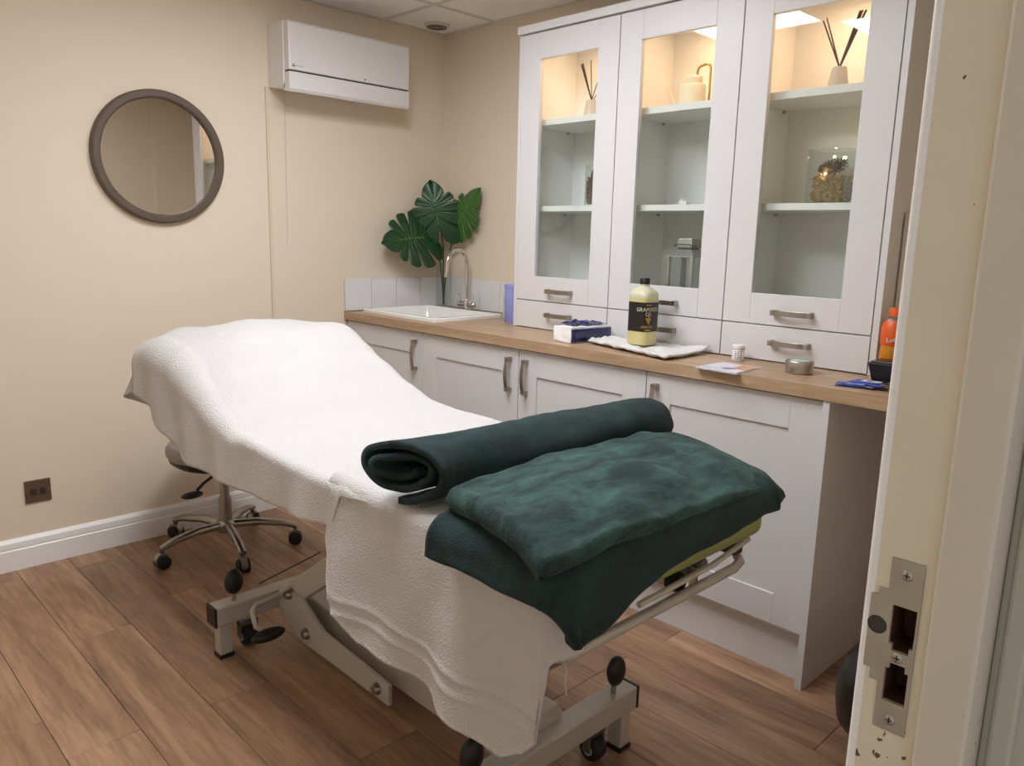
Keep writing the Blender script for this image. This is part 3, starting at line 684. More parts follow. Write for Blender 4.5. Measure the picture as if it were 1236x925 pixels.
for i in range(91):
    u = i/90; row = []
    for j in range(56):
        vv = j/55; p = BL.lerp(BR, u).lerp(FL.lerp(FR, u), vv)
        p.z += .034*math.sin(PI*min(1, max(0, u*.94+.06)))**.6*math.sin(PI*(.18+.72*(1-vv)))**.8-.028*max(0, u-.85)/.15*(vv)-.02*max(0, vv-.8)/.2
        p.x -= .045*(abs(2*vv-1)**3)*u**7
        p.z += .011*nz(p.x*6, p.y*8, 21)+.006*nz(p.x*15, p.y*15, 5); p.y += .008*nz(p.x*5, 2, vv*2); p.x += .006*nz(3, p.y*10, u*3)
        row.append(p)
    P.append(row)
merge(thick(P, .040, .024, .006).build('upper_layer', 'fleece', fb, smooth='all'))
# rolled blanket: a flattened spiral swept along its axis
A0, A1 = Vector((-1.835, -2.110, .846)), Vector((-1.055, -2.158, .846)); ax = (A1-A0).normalized(); sd = Vector((-ax.y, ax.x, 0)); up = Vector((0, 0, 1))
m = MB(); NS, NA = 120, 60; TURN = 2.2; TH = .013; G1 = []; G2 = []
for i in range(NA+1):
    s = i/NA; r1 = []; r2 = []
    for k in range(NS+1):
        q = k/NS; an = -PI*.50-q*TURN*2*PI; rad = lerp(1.0, .26, q)
        c = A0.lerp(A1, s)
        tp_ = 1-.30*max(0, (s-.90)/.10)**2; sw = 1+.04*math.sin(7*s+2)+.06*nz(s*4, math.cos(an)*.8, math.sin(an)*.8)
        skew = -.035*max(0, .10-s)/.10*math.cos(an)          # left end pulled askew
        for (off, R_) in ((0, r1), (-TH, r2)):
            fl_ = 1+.16*max(0, .14-s)/.14; a_, b_ = (.090*rad+off)*tp_*sw*fl_, (.066*rad+off)*tp_*sw
            sg = .004*math.sin(3*an+9*s)
            p = c+sd*math.cos(an)*(a_+sg)+up*(math.sin(an)*(b_+sg*.5))+ax*(skew+.014*nz(q*6, s, 3)*(1 if s < .08 or s > .94 else 0))
            p += (up*.003*nz(s*20, an*2, 1)); R_.append(p)
    G1.append(r1); G2.append(r2)
m.grid(G1); m.grid(G2)
n1 = (NA+1)*(NS+1)
for k in range(NS): m.f.append((k, k+1, n1+k+1, n1+k)); o_ = NA*(NS+1); m.f.append((o_+k, o_+k+1, n1+o_+k+1, n1+o_+k))
for i in range(NA): a_ = i*(NS+1); b_ = a_+NS+1; m.f.append((a_, b_, n1+b_, n1+a_)); m.f.append((a_+NS, b_+NS, n1+b_+NS, n1+a_+NS))
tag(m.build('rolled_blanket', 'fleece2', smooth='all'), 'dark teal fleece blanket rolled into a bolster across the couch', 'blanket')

# ================================================================== stools
so = thing('swivel_stool', 'grey padded swivel stool with alloy star base behind the couch', 'stool', (-1.40, -.325, 0))
sc = Vector((-1.40, -.325, 0))
MB().lathe([(0, .360), (.12, .362), (.175, .372), (.200, .390), (.205, .408)], sc, 36).build('seat_shell', 'black', so, smooth=True)
MB().lathe([(.204, .406), (.212, .420), (.212, .440), (.200, .458), (.16, .468), (0, .47)], sc, 36).build('seat', 'greyseat', so, smooth=True)
MB().tube([sc+Vector((0, 0, .10)), sc+Vector((0, 0, .22))], .025, 16).tube([sc+Vector((0, 0, .22)), sc+Vector((0, 0, .355))], .018, 16).build('column', 'stoolmetal', so, smooth=True)
MB().box(-1.46, -1.34, -.385, -.265, .335, .352).build('seat_plate', 'black', so)
MB().tube([(-1.44, -.36, .34), (-1.53, -.44, .335), (-1.57, -.475, .325)], [.006, .006, .006], 8).ball((-1.60, -.50, .318), .042, .020, .013).build('height_lever', 'black', so, smooth=True)
MB().lathe([(0, .125), (.03, .125), (.038, .115), (.04, .09), (.034, .075), (0, .075)], sc, 20).build('hub', 'stoolmetal', so, smooth=True)
for k in range(5):
    an = math.radians(186+72*k); d = Vector((math.cos(an), math.sin(an), 0))
    lg = MB().tube([sc+d*.02+Vector((0, 0, .104)), sc+d*.12+Vector((0, 0, .108)), sc+d*.22+Vector((0, 0, .096)), sc+d*.275+Vector((0, 0, .078))], [.021, .020, .017, .015], 12, flat=.8).build('leg', 'stoolmetal', so, smooth=True)
    c = sc+d*.272; s_ = Vector((-d.y, d.x, 0))
    MB().tube([c+Vector((0, 0, .075)), c+Vector((0, 0, .045))], .008, 8).build('castor_stem', 'framedark', lg, smooth=True)
    for q in (-1, 1):
        w0 = c+s_*q*.006+Vector((0, 0, .026)); MB().tube([w0, w0+s_*q*.001, w0+s_*q*.015, w0+s_*q*.018], [.026, .0265, .0265, .020], 18).build('castor_wheel', 'rubber', lg, smooth=True)
    MB().tube([c-s_*.012+Vector((0, 0, .035)), c+s_*.012+Vector((0, 0, .035))], .0285, 16).build('castor_hood', 'stoolmetal', lg, smooth=True)
pq = (-.715, -2.735, 0)
pf = thing('round_pouffe', 'black leather rounded seat in the knee space by the door frame', 'stool', pq)
MB().lathe([(0, .04), (.08, .04), (.13, .055), (.16, .09), (.168, .15), (.165, .20), (.14, .255), (.09, .285), (0, .29)], pq, 40).build('cushion', 'leather', pf, smooth='all')
MB().lathe([(0, 0), (.10, 0), (.10, .055), (0, .055)], pq, 32).build('base', 'black', pf)

# ================================================================== monstera in a glass vase
vz = Vector((-.075, -.10, .911))
tag(MB().lathe([(0, .004), (.034, .004), (.037, .0), (.040, .006), (.040, .235), (.0385, .236), (.0365, .235), (.0365, .012), (0, .012)], vz, 28).build('glass_vase', 'vase', smooth=True), 'tall clear glass vase standing behind the sink', 'vase')
def monstera(tip, base, normal, label, ml, stempath, seed, wide=1.0, cup=.12):
    tip, base, normal = Vector(tip), Vector(base), Vector(normal).normalized()
    rt = thing('monstera_stem', label, 'leaf', stempath[0], 'monstera leaves in the vase'); rng = random.Random(seed)
    ya = (tip-base); L = ya.length; ya.normalize(); normal = (normal-ya*normal.dot(ya)).normalized(); xa = ya.cross(normal)
    def bd(th):      # outline radius from the stalk joint, th in degrees from the tip
        a = abs(th)
        return L*interp([(0, 1.0), (4, .95), (9, .86), (19, .76), (37, .65), (65, .53), (90, .48), (121, .46), (146, .43), (165, .33), (172, .2)], a)*(1 if a < 4 else wide**math.sin(math.radians(min(a, 90))))
    def world(px, py, h): return base+xa*px+ya*py+normal*h
    bl = None; m = MB(); mv = MB()
    for s in (-1, 1):
        secs = [(0, 22), (22, 42), (42, 70), (70, 108), (108, 172)]
        for q, (t0, t1) in enumerate(secs):
            nb, na = 6, 14; rows = []; g = rng.uniform(.20, .34) if 0 < q < 4 else .16; a0 = rng.uniform(.36, .52); rl = rng.uniform(.94, 1.03)
            for b_ in range(nb+1):
                f = b_/nb; row = []
                for k in range(na+1):
                    a_ = k/na; sh = g*max(0, (a_-a0)/(1-a0))**.7 if a_ > a0 else 0
                    lo, hi = (0 if q == 0 else sh*.5), 1-sh*.5
                    th = t0+(t1-t0)*(lo+(hi-lo)*f); cut = (1-.07*abs(2*f-1)**4) if q else 1-.13*max(0, (f-.45)/.55)**2
                    R_ = bd(th)*rl**(1 if q else 0)*cut; ex, ey = s*R_*math.sin(math.radians(th)), R_*math.cos(math.radians(th))
                    my = L*.55*(1-(t0+(t1-t0)*f)/172)**1.1; px, py = ex*a_, my+(ey-my)*a_
                    rr = math.hypot(px, py-.25*L)/L
                    row.append(world(px, py, -cup*L*rr*rr*1.6+.035*L*math.sin(2*PI*f)*a_*.5+.02*L*abs(px)/L))
                rows.append(row)
            m.grid(rows)
            mid = rows[nb//2]; mv.tube([p+normal*.0016 for p in mid[:10]], [.0016*(1-.07*k) for k in range(10)], 5)
    lf = m.build('leaf_blade', ml, rt, smooth='all', solid=.0012, fix=False)
    mv.tube([world(0, L*t, -cup*L*(t-.25)**2*1.6+.0018) for t in (0, .15, .3, .45, .6, .75, .9)], [.003, .0028, .0025, .002, .0016, .0012, .0006], 6)
    mv.build('midrib', 'rib', lf, smooth=True)
    MB().tube(stempath+[tuple(base-normal*.002)], [.0036]*(len(stempath))+[.003], 8).build('stalk', 'stem', rt, smooth=True)
    return rt
tocam = CAM-Vector((-.15, -.15, 1.3))
monstera((-.466, -.115, 1.252), (-.225, -.125, 1.276), (-.55, -.75, .30), 'dark monstera leaf pointing sideways, lowest of the bunch in the vase', 'leaf', [(-.078, -.105, .93), (-.085, -.10, 1.05), (-.098, -.10, 1.145), (-.125, -.10, 1.22), (-.165, -.115, 1.268)], 3, 1.3)
monstera((-.185, -.118, 1.563), (-.150, -.150, 1.335), (-.65, -.70, .25), 'dark monstera leaf standing upright in the middle of the vase', 'leaf', [(-.072, -.10, .93), (-.078, -.10, 1.10), (-.095, -.12, 1.22), (-.125, -.14, 1.30)], 8, 1.28)
monstera((-.055, -.335, 1.525), (-.070, -.205, 1.345), (-.88, -.30, .25), 'paler green monstera leaf turned towards the cabinets', 'leaf2', [(-.070, -.095, .93), (-.070, -.11, 1.10), (-.068, -.145, 1.22), (-.068, -.19, 1.32)], 5, 1.0)

# ================================================================== things on the worktop
Z0 = .9105
def bottle(name, label, cat, c): return thing(name, label, cat, c)
t = thing('storage_tub', 'lilac plastic tub beside the cabinet end', 'tub', (-.235, -.795, Z0))
MB().lathe([(0, 0), (.040, 0), (.043, .004), (.045, .150), (.043, .158), (0, .158)], (-.235, -.795, Z0), 24).build('body', 'lilac', t, smooth=True)
MB().lathe([(.0455, .152), (.0465, .154), (.0465, .166), (.044, .169), (0, .169)], (-.235, -.795, Z0), 24).build('lid', 'lilac', t, smooth=True)
t = thing('soap_bottle', 'pale green plastic bottle between lilac tub and sink', 'bottle', (-.19, -.715, Z0))
MB().lathe([(0, 0), (.026, 0), (.028, .004), (.028, .10), (.02, .118), (.010, .124), (.010, .132), (0, .132)], (-.19, -.715, Z0), 20).build('body', 'mint', t, smooth=True)
MB().lathe([(.011, .132), (.012, .133), (.012, .15), (0, .152)], (-.19, -.715, Z0), 14).build('cap', 'white', t, smooth=True)
# tissue pack
t = thing('wipes_pack', 'opened soft pack in white and navy plastic on the worktop', 'pack', (-.44, -1.40, Z0))
def soft(x0, x1, y0, y1, z0, z1, seed, nx=14, ny=10, nz_=6, amp=.004):
    b = bmesh.new(); bmesh.ops.create_cube(b, size=1); bmesh.ops.subdivide_edges(b, edges=b.edges, cuts=9, use_grid_fill=True)
    m = MB()
    for v in b.verts:
        p = Vector(v.co); q = Vector((lerp(x0, x1, p.x+.5), lerp(y0, y1, p.y+.5), lerp(z0, z1, p.z+.5)))
        k = max(abs(p.x), abs(p.y))*2
        n_ = noise.noise_vector(q*28+Vector((seed, 0, 0)))*amp
        if p.z > -.49: q += n_
        m.v.append(q)
    b.verts.index_update(); m.f = [tuple(v.index for v in f.verts) for f in b.faces]; b.free(); return m
PK = (-.555, -.335, -1.435, -1.325)
m = soft(-.553, -.520, -1.437, -1.335, Z0, Z0+.060, 1)
wp = soft(-.552, -.345, -1.432, -1.335, Z0+.0005, Z0+.060, 2, amp=.0055); wp.rot(0, (-.45, -1.385, Z0), 'Z', -.12)
wp.build('pack', 'white', t, bevel=.004, smooth='all')
wq = soft(-.548, -.350, -1.4365, -1.43, Z0+.004, Z0+.052, 3, amp=.0012); wq.rot(0, (-.45, -1.385, Z0), 'Z', -.12); wq.build('navy_side', 'navy', t, smooth='all')
m = MB(); G = []
for i in range(19):
    row = []
    for j in range(15):
        u, v_ = i/18, j/14; x, y = lerp(-.525, -.365, u), lerp(-1.425+.02*nz(u*3, 5), -1.345, v_)
        row.append(Vector((x, y, Z0+.064+.014*abs(nz(u*4, v_*4, 3))+.016*max(0, math.sin(PI*u))*math.sin(PI*v_)*(.5+nz(u*6, v_*5, 8)))))
    G.append(row)
m.grid(G); m.rot(0, (-.45, -1.385, Z0), 'Z', -.12); m.build('torn_flap', 'navy', t, solid=.002)
# small cloth
G = []
cA, cB, cC, cD = Vector((-.50, -1.455, 0)), Vector((-.612, -1.875, 0)), Vector((-.342, -1.872, 0)), Vector((-.342, -1.44, 0))
for i in range(61):
    row = []
    for j in range(41):
        u, v_ = i/60, j/40; p = cA.lerp(cB, u).lerp(cD.lerp(cC, u), v_)
        p.x += .006*nz(u*6, 2)*(1-v_); ed = min(u, 1-u, v_*.7, (1-v_)*.7)
        p.z = Z0+.007+.010*abs(nz(u*5, v_*4, 6))+.005*nz(u*14, v_*10, 2)+.006*math.exp(-(ed/.03)**2)+.018*max(0, v_-.85)/.15*max(0, u-.75)/.25
        row.append(p)
    G.append(row)
tag(merge(thick(G, .010, .008).build('folded_cloth', 'cloth', smooth='all')), 'small white terry cloth spread on the worktop under the oil bottle', 'cloth')
# oil bottle
oc = Vector((-.455, -1.665, Z0+.020))
t = thing('oil_bottle', 'bottle of pale yellow oil with black label and black cap', 'bottle', oc)
def rsq(r, h, c, n=5, k=.55):
    return [(c.x+p[0], c.y+p[1], c.z+h) for p in rring(-r, r, -r, r, max(r*k, .001), 0, n)]
def loft(rings_, cap=True):
    m = MB(); n = len(rings_[0])
    for r_ in rings_: m.v += [Vector(p) for p in r_]
    for i in range(len(rings_)-1):
        for k in range(n): m.f.append((i*n+k, i*n+(k+1) % n, (i+1)*n+(k+1) % n, (i+1)*n+k))
    if cap: m.f += [tuple(range(n-1, -1, -1)), tuple((len(rings_)-1)*n+k for k in range(n))]
    return m
RO = .043
m = loft([rsq(RO-.004, 0, oc), rsq(RO, .004, oc), rsq(RO, .164, oc)]); m.build('oil_body', 'oil', t, smooth=True)
m = loft([rsq(RO, .1641, oc), rsq(RO, .172, oc), rsq(RO*.93, .182, oc), rsq(RO*.7, .194, oc, k=.8), rsq(.0165, .203, oc, k=.98), rsq(.015, .212, oc, k=.98)]); m.build('shoulder', 'hdpe', t, smooth=True)
MB().lathe([(0, .211), (.0175, .211), (.0175, .229), (.016, .231), (0, .231)], oc, 22).build('cap', 'black', t, smooth=True)
m = loft([rsq(RO+.0006, .048, oc), rsq(RO+.0006, .150, oc)], False); lb = m.build('label', 'label', t, smooth=True)
def on_round(c, R, a0, z):
    """text on a rounded surface round c, centred on direction a0"""
    return lambda x, y: (c.x+R*math.cos(a0+x/R), c.y+R*math.sin(a0+x/R), z+c.z+y)
acam = math.atan2(CAM.y-oc.y, CAM.x-oc.x)
def on_square(c, r, a0, z, k=.55):
    """point on the rounded square outline at direction angle"""
    cr_ = r*k; ring = rring(-r, r, -r, r, cr_, 0, 12); ring.append(ring[0]); lens = [0]
    for p, q in zip(ring, ring[1:]): lens.append(lens[-1]+math.hypot(q[0]-p[0], q[1]-p[1]))
    best = max(range(len(ring)-1), key=lambda i: ring[i][0]*math.cos(a0)+ring[i][1]*math.sin(a0)); s0 = lens[best]; T = lens[-1]
    def f(x, y):
        s = (s0+x) % T
        for i in range(len(ring)-1):
            if lens[i] <= s <= lens[i+1]:
                u = (s-lens[i])/max(1e-9, lens[i+1]-lens[i]); return (c.x+lerp(ring[i][0], ring[i+1][0], u), c.y+lerp(ring[i][1], ring[i+1][1], u), c.z+z+y)
        return (c.x, c.y, c.z+z+y)
    return f
RT = RO+.0012
osq = lambda z: (lambda g: (lambda x, y: g(x+.010, y)))(on_square(oc, RT, acam+.35, z))
MB().text('GRAPESEED', .0185, osq(.1245)).text('OIL', .0185, osq(.109)).build('label_title', 'pale', lb, fix=False)
gm = MB()
def dash(f, x0, x1, h): gm.add([f(lerp(x0, x1, i/8), q) for q in (-h, h) for i in range(9)], [(i, i+1, i+10, i+9) for i in range(8)])
dash(osq(.141), -.012, .012, .0012); dash(osq(.068), -.026, .022, .0007); dash(osq(.063), -.030, .024, .0007); dash(osq(.054), -.012, .012, .0016)
fq = osq(.088)
for r_, cnt in enumerate((4, 3, 2, 1)):
    for k in range(cnt):
        cx_, cy_ = (k-(cnt-1)/2)*.0062, .006-r_*.0055
        gm.add([fq(cx_+.0028*math.cos(a), cy_+.0028*math.sin(a)) for a in [2*PI*i/8 for i in range(8)]], [tuple(range(8))])
gm.add([fq(-.0025, .0105), fq(.0025, .0105), fq(.0045, .014), fq(-.0045, .014)], [(0, 1, 2, 3)])
gm.build('label_print', 'gold', lb, fix=False)
# white pot
pcn = Vector((-.385, -2.005, Z0)); t = thing('supplement_pot', 'small white screw top pot with printed label', 'pot', pcn)
MB().lathe([(0, 0), (.019, 0), (.020, .002), (.020, .034), (.018, .037), (0, .037)], pcn, 22).build('body', 'white', t, smooth=True)
MB().lathe([(.0205, .037), (.0212, .038), (.0212, .049), (.0195, .051), (0, .051)], pcn, 22).build('lid', 'white', t, smooth=True)
ap = math.atan2(CAM.y-pcn.y, CAM.x-pcn.x); m = MB()
gm = m
for k in range(5):
    for q in range(3):
        h0 = -.012+q*.009; dash(on_round(pcn, .0203, ap, .0305-k*.0058), h0, h0+(.004, .007, .006)[(k+q) % 3], .0011)
m.build('label_print', 'ink', t, fix=False)
# leaflet
t = thing('leaflet', 'glossy folded leaflet lying over the worktop edge', 'leaflet', (-.56, -2.07, Z0))
def quadbox(pts, z0, z1):
    return MB().prism(pts, 'z', z0, z1)
LQ = [(-.640, -2.005), (-.648, -2.150), (-.480, -2.140), (-.478, -2.0)]
quadbox(LQ, Z0, Z0+.0012).build('back_sheet', 'paper', t)
m = quadbox([(-.636, -2.008), (-.643, -2.146), (-.484, -2.137), (-.482, -2.004)], Z0+.0025, Z0+.0035); m.build('cover', 'paper', t)
quadbox([(-.575, -2.085), (-.578, -2.142), (-.490, -2.136), (-.489, -2.085)], Z0+.0036, Z0+.0038).build('picture', 'print1', t)
m = MB().lathe([(0, .0042), (.018, .0042)], (-.585, -2.085, Z0), 24, sx=1, sy=1); m.build('emblem', 'print2', t)
m = MB()
for k in range(4): m.box(-.62, -.606, -2.02-.012*k, -2.026-.012*k, Z0+.0037, Z0+.0039)
m.build('printed_lines', 'print2', t)
# tin
tcn = Vector((-.455, -2.25, Z0)); t = thing('metal_tin', 'round silver tin with a flat lid on the worktop', 'tin', tcn)
MB().lathe([(0, 0), (.038, 0), (.040, .002), (.040, .026), (0, .026)], tcn, 36).build('body', 'steel', t, smooth=True)
MB().lathe([(.0415, .022), (.0415, .036), (.040, .038), (.034, .0378), (.033, .037), (0, .037)], tcn, 36).build('lid', 'steel', t, smooth=True)
MB().lathe([(0, .0376), (.029, .0376)], tcn, 28).build('lid_label', 'mint', t)
at_ = math.atan2(CAM.y-tcn.y, CAM.x-tcn.x); gm = MB()
for k in range(3): dash(on_round(tcn, .0403, at_-.5, .007+k*.005), -.008, .007, .0009)
gm.build('side_print', 'ink', t, fix=False)
# sachets
for k, (cx_, cy_, an, lab) in enumerate(((-.535, -2.455, .25, 'blue foil sachet lying flat, the one under the other sachet'), (-.520, -2.485, -.15, 'blue foil sachet on top of the other, next to black box'))):
    G = []
    for i in range(17):
        row = []
        for j in range(11):
            u, v_ = i/16-.5, j/10-.5; x, y = u*.060, v_*.105; z = Z0+.003+k*.008+.005*(1-(2*u)**2)*(1-(2*v_)**2)+.0025*nz(u*8, v_*10, k*5)
            row.append(Vector((cx_+x*math.cos(an)-y*math.sin(an), cy_+x*math.sin(an)+y*math.cos(an), z)))
        G.append(row)
    o = merge(thick(G, .003, .004).build('sachet', 'foil', smooth='all')); tag(o, lab, 'sachet', 'blue foil sachets')
    c_, s_ = math.cos(an), math.sin(an)
    q = MB()
    for i in range(3): q.box(cx_-.018+i*.012, cx_-.012+i*.012, cy_-.03, cy_+.02, Z0+.0085+k*.0085, Z0+.0090+k*.0085)
    q.build('print', 'white', o)
    MB().prism([(cx_-.030, cy_-.055), (cx_+.028, cy_-.058), (cx_+.026, cy_-.040), (cx_-.028, cy_-.036)], 'z', Z0+.006+k*.008, Z0+.0092+k*.008).build('foil_end', 'steel', o)
# black box and orange bottle, white board
t = thing('black_box', 'black plastic box on the worktop by the cabinet end panel', 'box', (-.375, -2.50, Z0))
m = loft([[(-.462, -2.565, Z0), (-.385, -2.565, Z0), (-.385, -2.468, Z0), (-.462, -2.468, Z0)], [(-.470, -2.572, Z0+.062), (-.380, -2.572, Z0+.062), (-.380, -2.452, Z0+.062), (-.470, -2.452, Z0+.062)]]); m.build('body', 'black', t, bevel=.004)
MB().box(-.462, -.388, -2.566, -2.458, Z0+.062, Z0+.066).build('lid', 'leather', t, bevel=.002)
bc = Vector((-.322, -2.462, Z0)); t = thing('drink_bottle', 'orange drink bottle with orange cap beside the cabinet end', 'bottle', bc)
MB().lathe([(0, 0), (.028, 0), (.033, .006), (.033, .080), (.031, .100), (0, .100)], bc, 28).build('drink', 'juice', t, smooth=True)
lbm = MB().lathe([(.0320, .098), (.0345, .104), (.0345, .145), (.032, .158), (.026, .170)], bc, 28).build('label', 'orange', t, smooth=True)
MB().lathe([(.0255, .169), (.020, .176), (.015, .180), (.014, .186), (0, .186)], bc, 22).build('neck', 'steel', t, smooth=True)
MB().lathe([(.0165, .182), (.0185, .183), (.0185, .204), (.017, .207), (0, .207)], bc, 24).build('cap', 'orange', t, smooth=True)
ab = math.atan2(CAM.y-bc.y, CAM.x-bc.x); fo = on_round(bc, .0352, ab+.55, .122)
MB().text('Lucozade', .020, lambda x, y: fo(x, y+.22*x), 'CENTER').build('label_print', 'white', lbm, fix=False)
m = MB().box(-.232, -.006, -2.424, -2.434, Z0, 1.392); tag(m.build('white_board', 'board', bevel=.001), 'plain pale board standing against the cabinet end panel', 'board')

# ================================================================== things inside the glazed cabinets
SH1, SH2 = 1.7675, 1.4205
def diffuser(x, y, reeds, label):
    t = thing('reed_diffuser', label, 'diffuser', (x, y, SH1), 'reed diffusers on the top shelves')
    MB().lathe([(0, 0), (.032, 0), (.034, .003), (.0225, .068), (.021, .072), (.012, .072), (.012, .05), (0, .05)], (x, y, SH1), 28).build('pot', 'ceramic', t, smooth=True)
    for (dx, dy, h, r) in reeds: MB().tube([(x-dx*.12, y-dy*.12, SH1+.052), (x+dx*.35, y+dy*.35, SH1+.052+h*.42), (x+dx, y+dy, SH1+.052+h)], r, 7).build('reed', 'reed', t, smooth=True)
diffuser(-.17, -1.145, [(-.010, .050, .165, .0022), (-.012, .043, .165, .0022), (-.008, .056, .162, .0022), (.0, .012, .175, .002), (.01, -.045, .165, .002), (0, -.075, .10, .0018)], 'cream reed diffuser with a spread of thin dark reeds, nearer the sink')
diffuser(-.17, -2.155, [(-.01, .062, .165, .0024), (-.008, .052, .172, .0024), (.0, -.055, .178, .003), (.004, -.062, .176, .003), (-.004, -.068, .176, .003), (0, -.048, .178, .003)], 'cream reed diffuser with reeds bundled in a V, above the pine cone vase')
t = thing('candle_holder', 'pale candle block with a bent brass handle on top shelf', 'candle', (-.16, -1.63, SH1))
cc = Vector((-.16, -1.615, SH1))
MB().lathe([(0, 0), (.046, 0), (.048, .003), (.048, .075), (.044, .080), (0, .080)], cc, 28).build('candle', 'candle', t, smooth=True)
MB().lathe([(0, .08), (.032, .08), (.034, .083), (.034, .106), (.031, .110), (0, .110)], cc, 28).build('upper_candle', 'candle', t, smooth=True)
hy = -1.655; hp = [(cc.x, -1.630, SH1+.110), (cc.x, -1.630, SH1+.125), (cc.x, -1.634, SH1+.136), (cc.x, -1.643, SH1+.142), (cc.x, -1.668, SH1+.146), (cc.x, -1.679, SH1+.142), (cc.x, -1.684, SH1+.130), (cc.x, -1.684, SH1+.03), (cc.x, -1.682, SH1+.018), (cc.x, -1.675, SH1+.010), (cc.x, -1.664, SH1+.007)]
MB().tube(hp, .0042, 10).build('handle', 'brass', t, smooth=True)
t = thing('dried_twig', 'thin pale dried twig lying beside the candle', 'twig', (-.2, -1.53, SH1))
MB().tube([(-.19, -1.565, SH1+.003), (-.17, -1.535, SH1+.04), (-.15, -1.50, SH1+.085)], [.003, .0022, .0012], 6).build('twig', 'twig', t, smooth=True)
def rocks(m, c, rx, ry, z0, z1, n, seed, s=.006, sq=True):
    rg = random.Random(seed)
    for _ in range(n):
        an = rg.uniform(0, 2*PI); rr = math.sqrt(rg.uniform(.25, 1)); x, y = (rg.uniform(-1, 1)*rx, rg.uniform(-1, 1)*ry) if sq else (rr*math.cos(an)*rx, rr*math.sin(an)*ry)
        st = len(m.v); p = (c[0]+x, c[1]+y, rg.uniform(z0, z1)); m.ball(p, s*rg.uniform(.6, 1.2), s*rg.uniform(.5, 1), s*rg.uniform(.4, .8), 5, 3); m.rot(st, p, 'X', rg.uniform(0, 3)); m.rot(st, p, 'Z', rg.uniform(0, 3))
    return m
def pinecone(parent, c, axis, L, R):
    c, axis = Vector(c), Vector(axis).normalized(); n1 = axis.cross(Vector((0, 0, 1))).normalized(); n2 = axis.cross(n1)
    core = MB().tube([c-axis*L*.48, c-axis*L*.2, c+axis*L*.2, c+axis*L*.48], [R*.3, R*.7, R*.55, R*.1], 10).build('pine_cone', 'cone', parent, smooth=True)
    m = MB()
    for k in range(64):
        t = k/63; an = k*2.39996; rad = R*(math.sin(PI*(.12+.80*t))**.7); d = n1*math.cos(an)+n2*math.sin(an); p = c+axis*L*(t-.5)+d*rad*.78
        tn = axis.cross(d); w_ = R*.26*(1.1-t*.5)
        m.add([p-tn*w_, p+d*R*.28+axis*w_*.5, p+tn*w_, p+axis*w_*.9-d*R*.1, p-axis*w_*.7], [(0, 1, 3), (1, 2, 3), (0, 4, 1), (4, 2, 1)])
    m.build('scales', 'cone', core, solid=.0008)
    return core
# vase with chips, cone and light
t = thing('display_vase', 'square glass vase of wood chips with a lit pine cone', 'vase', (-.165, -2.162, SH2))
vx, vy, hw = -.165, -2.168, .062
m = MB()
for (a, b, c_, d) in ((vx-hw, vx+hw, vy-hw, vy-hw+.003), (vx-hw, vx+hw, vy+hw-.003, vy+hw), (vx-hw, vx-hw+.003, vy-hw+.003, vy+hw-.003), (vx+hw-.003, vx+hw, vy-hw+.003, vy+hw-.003)): m.box(a, b, c_, d, SH2, SH2+.168)
m.box(vx-hw+.003, vx+hw-.003, vy-hw+.003, vy+hw-.003, SH2, SH2+.004); m.build('glass', 'vase', t)
o = rocks(MB().box(vx-.040, vx+.040, vy-.040, vy+.040, SH2+.006, SH2+.070), (vx, vy), .050, .050, SH2+.010, SH2+.090, 900, 4, .0085).build('wood_chips', 'chipm', t); o['kind'] = 'stuff'
pinecone(t, (vx-.012, vy-.002, SH2+.116), (.25, -.95, .28), .085, .026)
fb_ = MB().ball((vx-.036, vy+.012, SH2+.092), .004).ball((vx+.02, vy+.012, SH2+.150), .004); fb_.build('fairy_light', 'fairy', t)
for p, e_ in (((vx-.040, vy+.012, SH2+.097), .06), ((vx+.024, vy+.012, SH2+.153), .08)):
    L = bpy.data.lights.new('fairy_glow', 'POINT'); L.energy = e_; L.color = (1, .78, .42); L.shadow_soft_size = .006
    lo = bpy.data.objects.new('fairy_glow', L); COL.objects.link(lo); lo.parent = t; lo.location = Vector(p)-t.location
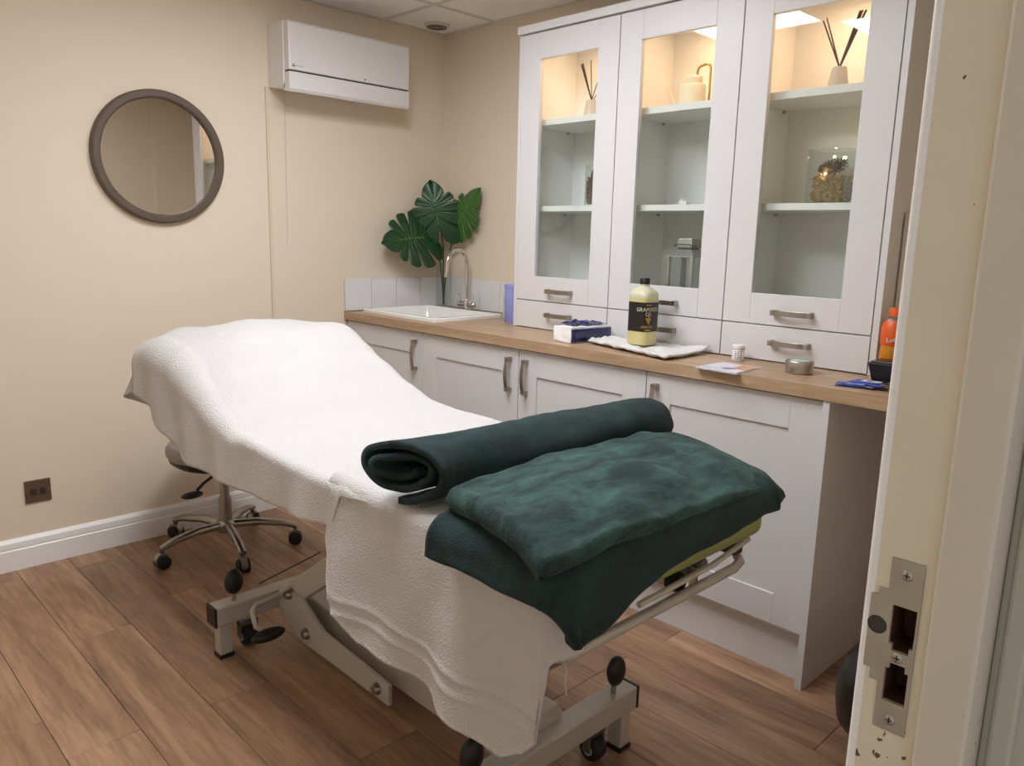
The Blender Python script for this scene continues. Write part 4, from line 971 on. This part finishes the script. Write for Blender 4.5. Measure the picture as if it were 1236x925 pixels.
# cylinder jar
t = thing('seed_jar', 'glass jar of brown seed mix with a pine cone on the middle shelf', 'jar', (-.16, -1.225, SH2))
jx, jy = -.165, -1.185
MB().lathe([(0, .002), (.044, .002), (.047, .006), (.047, .165), (.0455, .165), (.0445, .008), (0, .008)], (jx, jy, SH2), 28).build('glass', 'vase', t, smooth=True)
o = rocks(MB().lathe([(0, .01), (.034, .01), (.034, .09), (0, .09)], (jx, jy, SH2), 14), (jx, jy), .040, .040, SH2+.012, SH2+.115, 700, 6, .006, False).build('seed_mix', 'chipd', t); o['kind'] = 'stuff'
pinecone(t, (jx, jy, SH2+.135), (.1, -.5, .8), .06, .022)
t = thing('paper_ornament', 'tiny white folded ornament on the middle cabinet shelf', 'ornament', (-.17, -1.615, SH2))
MB().prism([(-1.600, SH2), (-1.632, SH2), (-1.634, SH2+.022), (-1.622, SH2+.014), (-1.612, SH2+.028), (-1.601, SH2+.016)], 'x', -.185, -.155).build('body', 'white', t, bevel=.001)
# lantern
lz = 1.039; lx, ly = -.165, -1.645; hw = .058
t = thing('metal_lantern', 'silver metal lantern with glass sides on the lowest cabinet shelf', 'lantern', (lx, ly, lz))
MB().box(lx-hw, lx+hw, ly-hw, ly+hw, lz, lz+.012).build('base', 'lantern', t, bevel=.002)
for sx in (-1, 1):
    for sy in (-1, 1): MB().box(lx+sx*(hw-.007)-.007, lx+sx*(hw-.007)+.007, ly+sy*(hw-.007)-.007, ly+sy*(hw-.007)+.007, lz+.012, lz+.195).build('post', 'lantern', t, bevel=.001)
for sx in (-1, 1):
    MB().box(lx+sx*(hw-.006)-.001, lx+sx*(hw-.006)+.001, ly-hw+.011, ly+hw-.011, lz+.012, lz+.195).build('pane', 'vase', t)
    MB().box(lx-hw+.011, lx+hw-.011, ly+sx*(hw-.006)-.001, ly+sx*(hw-.006)+.001, lz+.012, lz+.195).build('pane', 'vase', t)
def frus(h0, w0, h1, w1): return [[(lx-w0, ly-w0, h0), (lx+w0, ly-w0, h0), (lx+w0, ly+w0, h0), (lx-w0, ly+w0, h0)], [(lx-w1, ly-w1, h1), (lx+w1, ly-w1, h1), (lx+w1, ly+w1, h1), (lx-w1, ly+w1, h1)]]
loft(frus(lz+.195, hw+.006, lz+.222, .034)).build('roof', 'lantern', t, bevel=.002)
loft(frus(lz+.222, .026, lz+.228, .030)).build('collar', 'framedark', t)
loft(frus(lz+.228, .033, lz+.262, .029)).build('chimney', 'lantern', t, bevel=.002)
MB().tube([(lx, ly-.034, lz+.230), (lx-.03, ly-.046, lz+.236), (lx-.045, ly-.03, lz+.24), (lx-.05, ly, lz+.24), (lx-.045, ly+.03, lz+.24), (lx-.03, ly+.046, lz+.236), (lx, ly+.034, lz+.230)], .0028, 8).build('ring_handle', 'framedark', t, smooth=True)
bpy.context.view_layer.update()
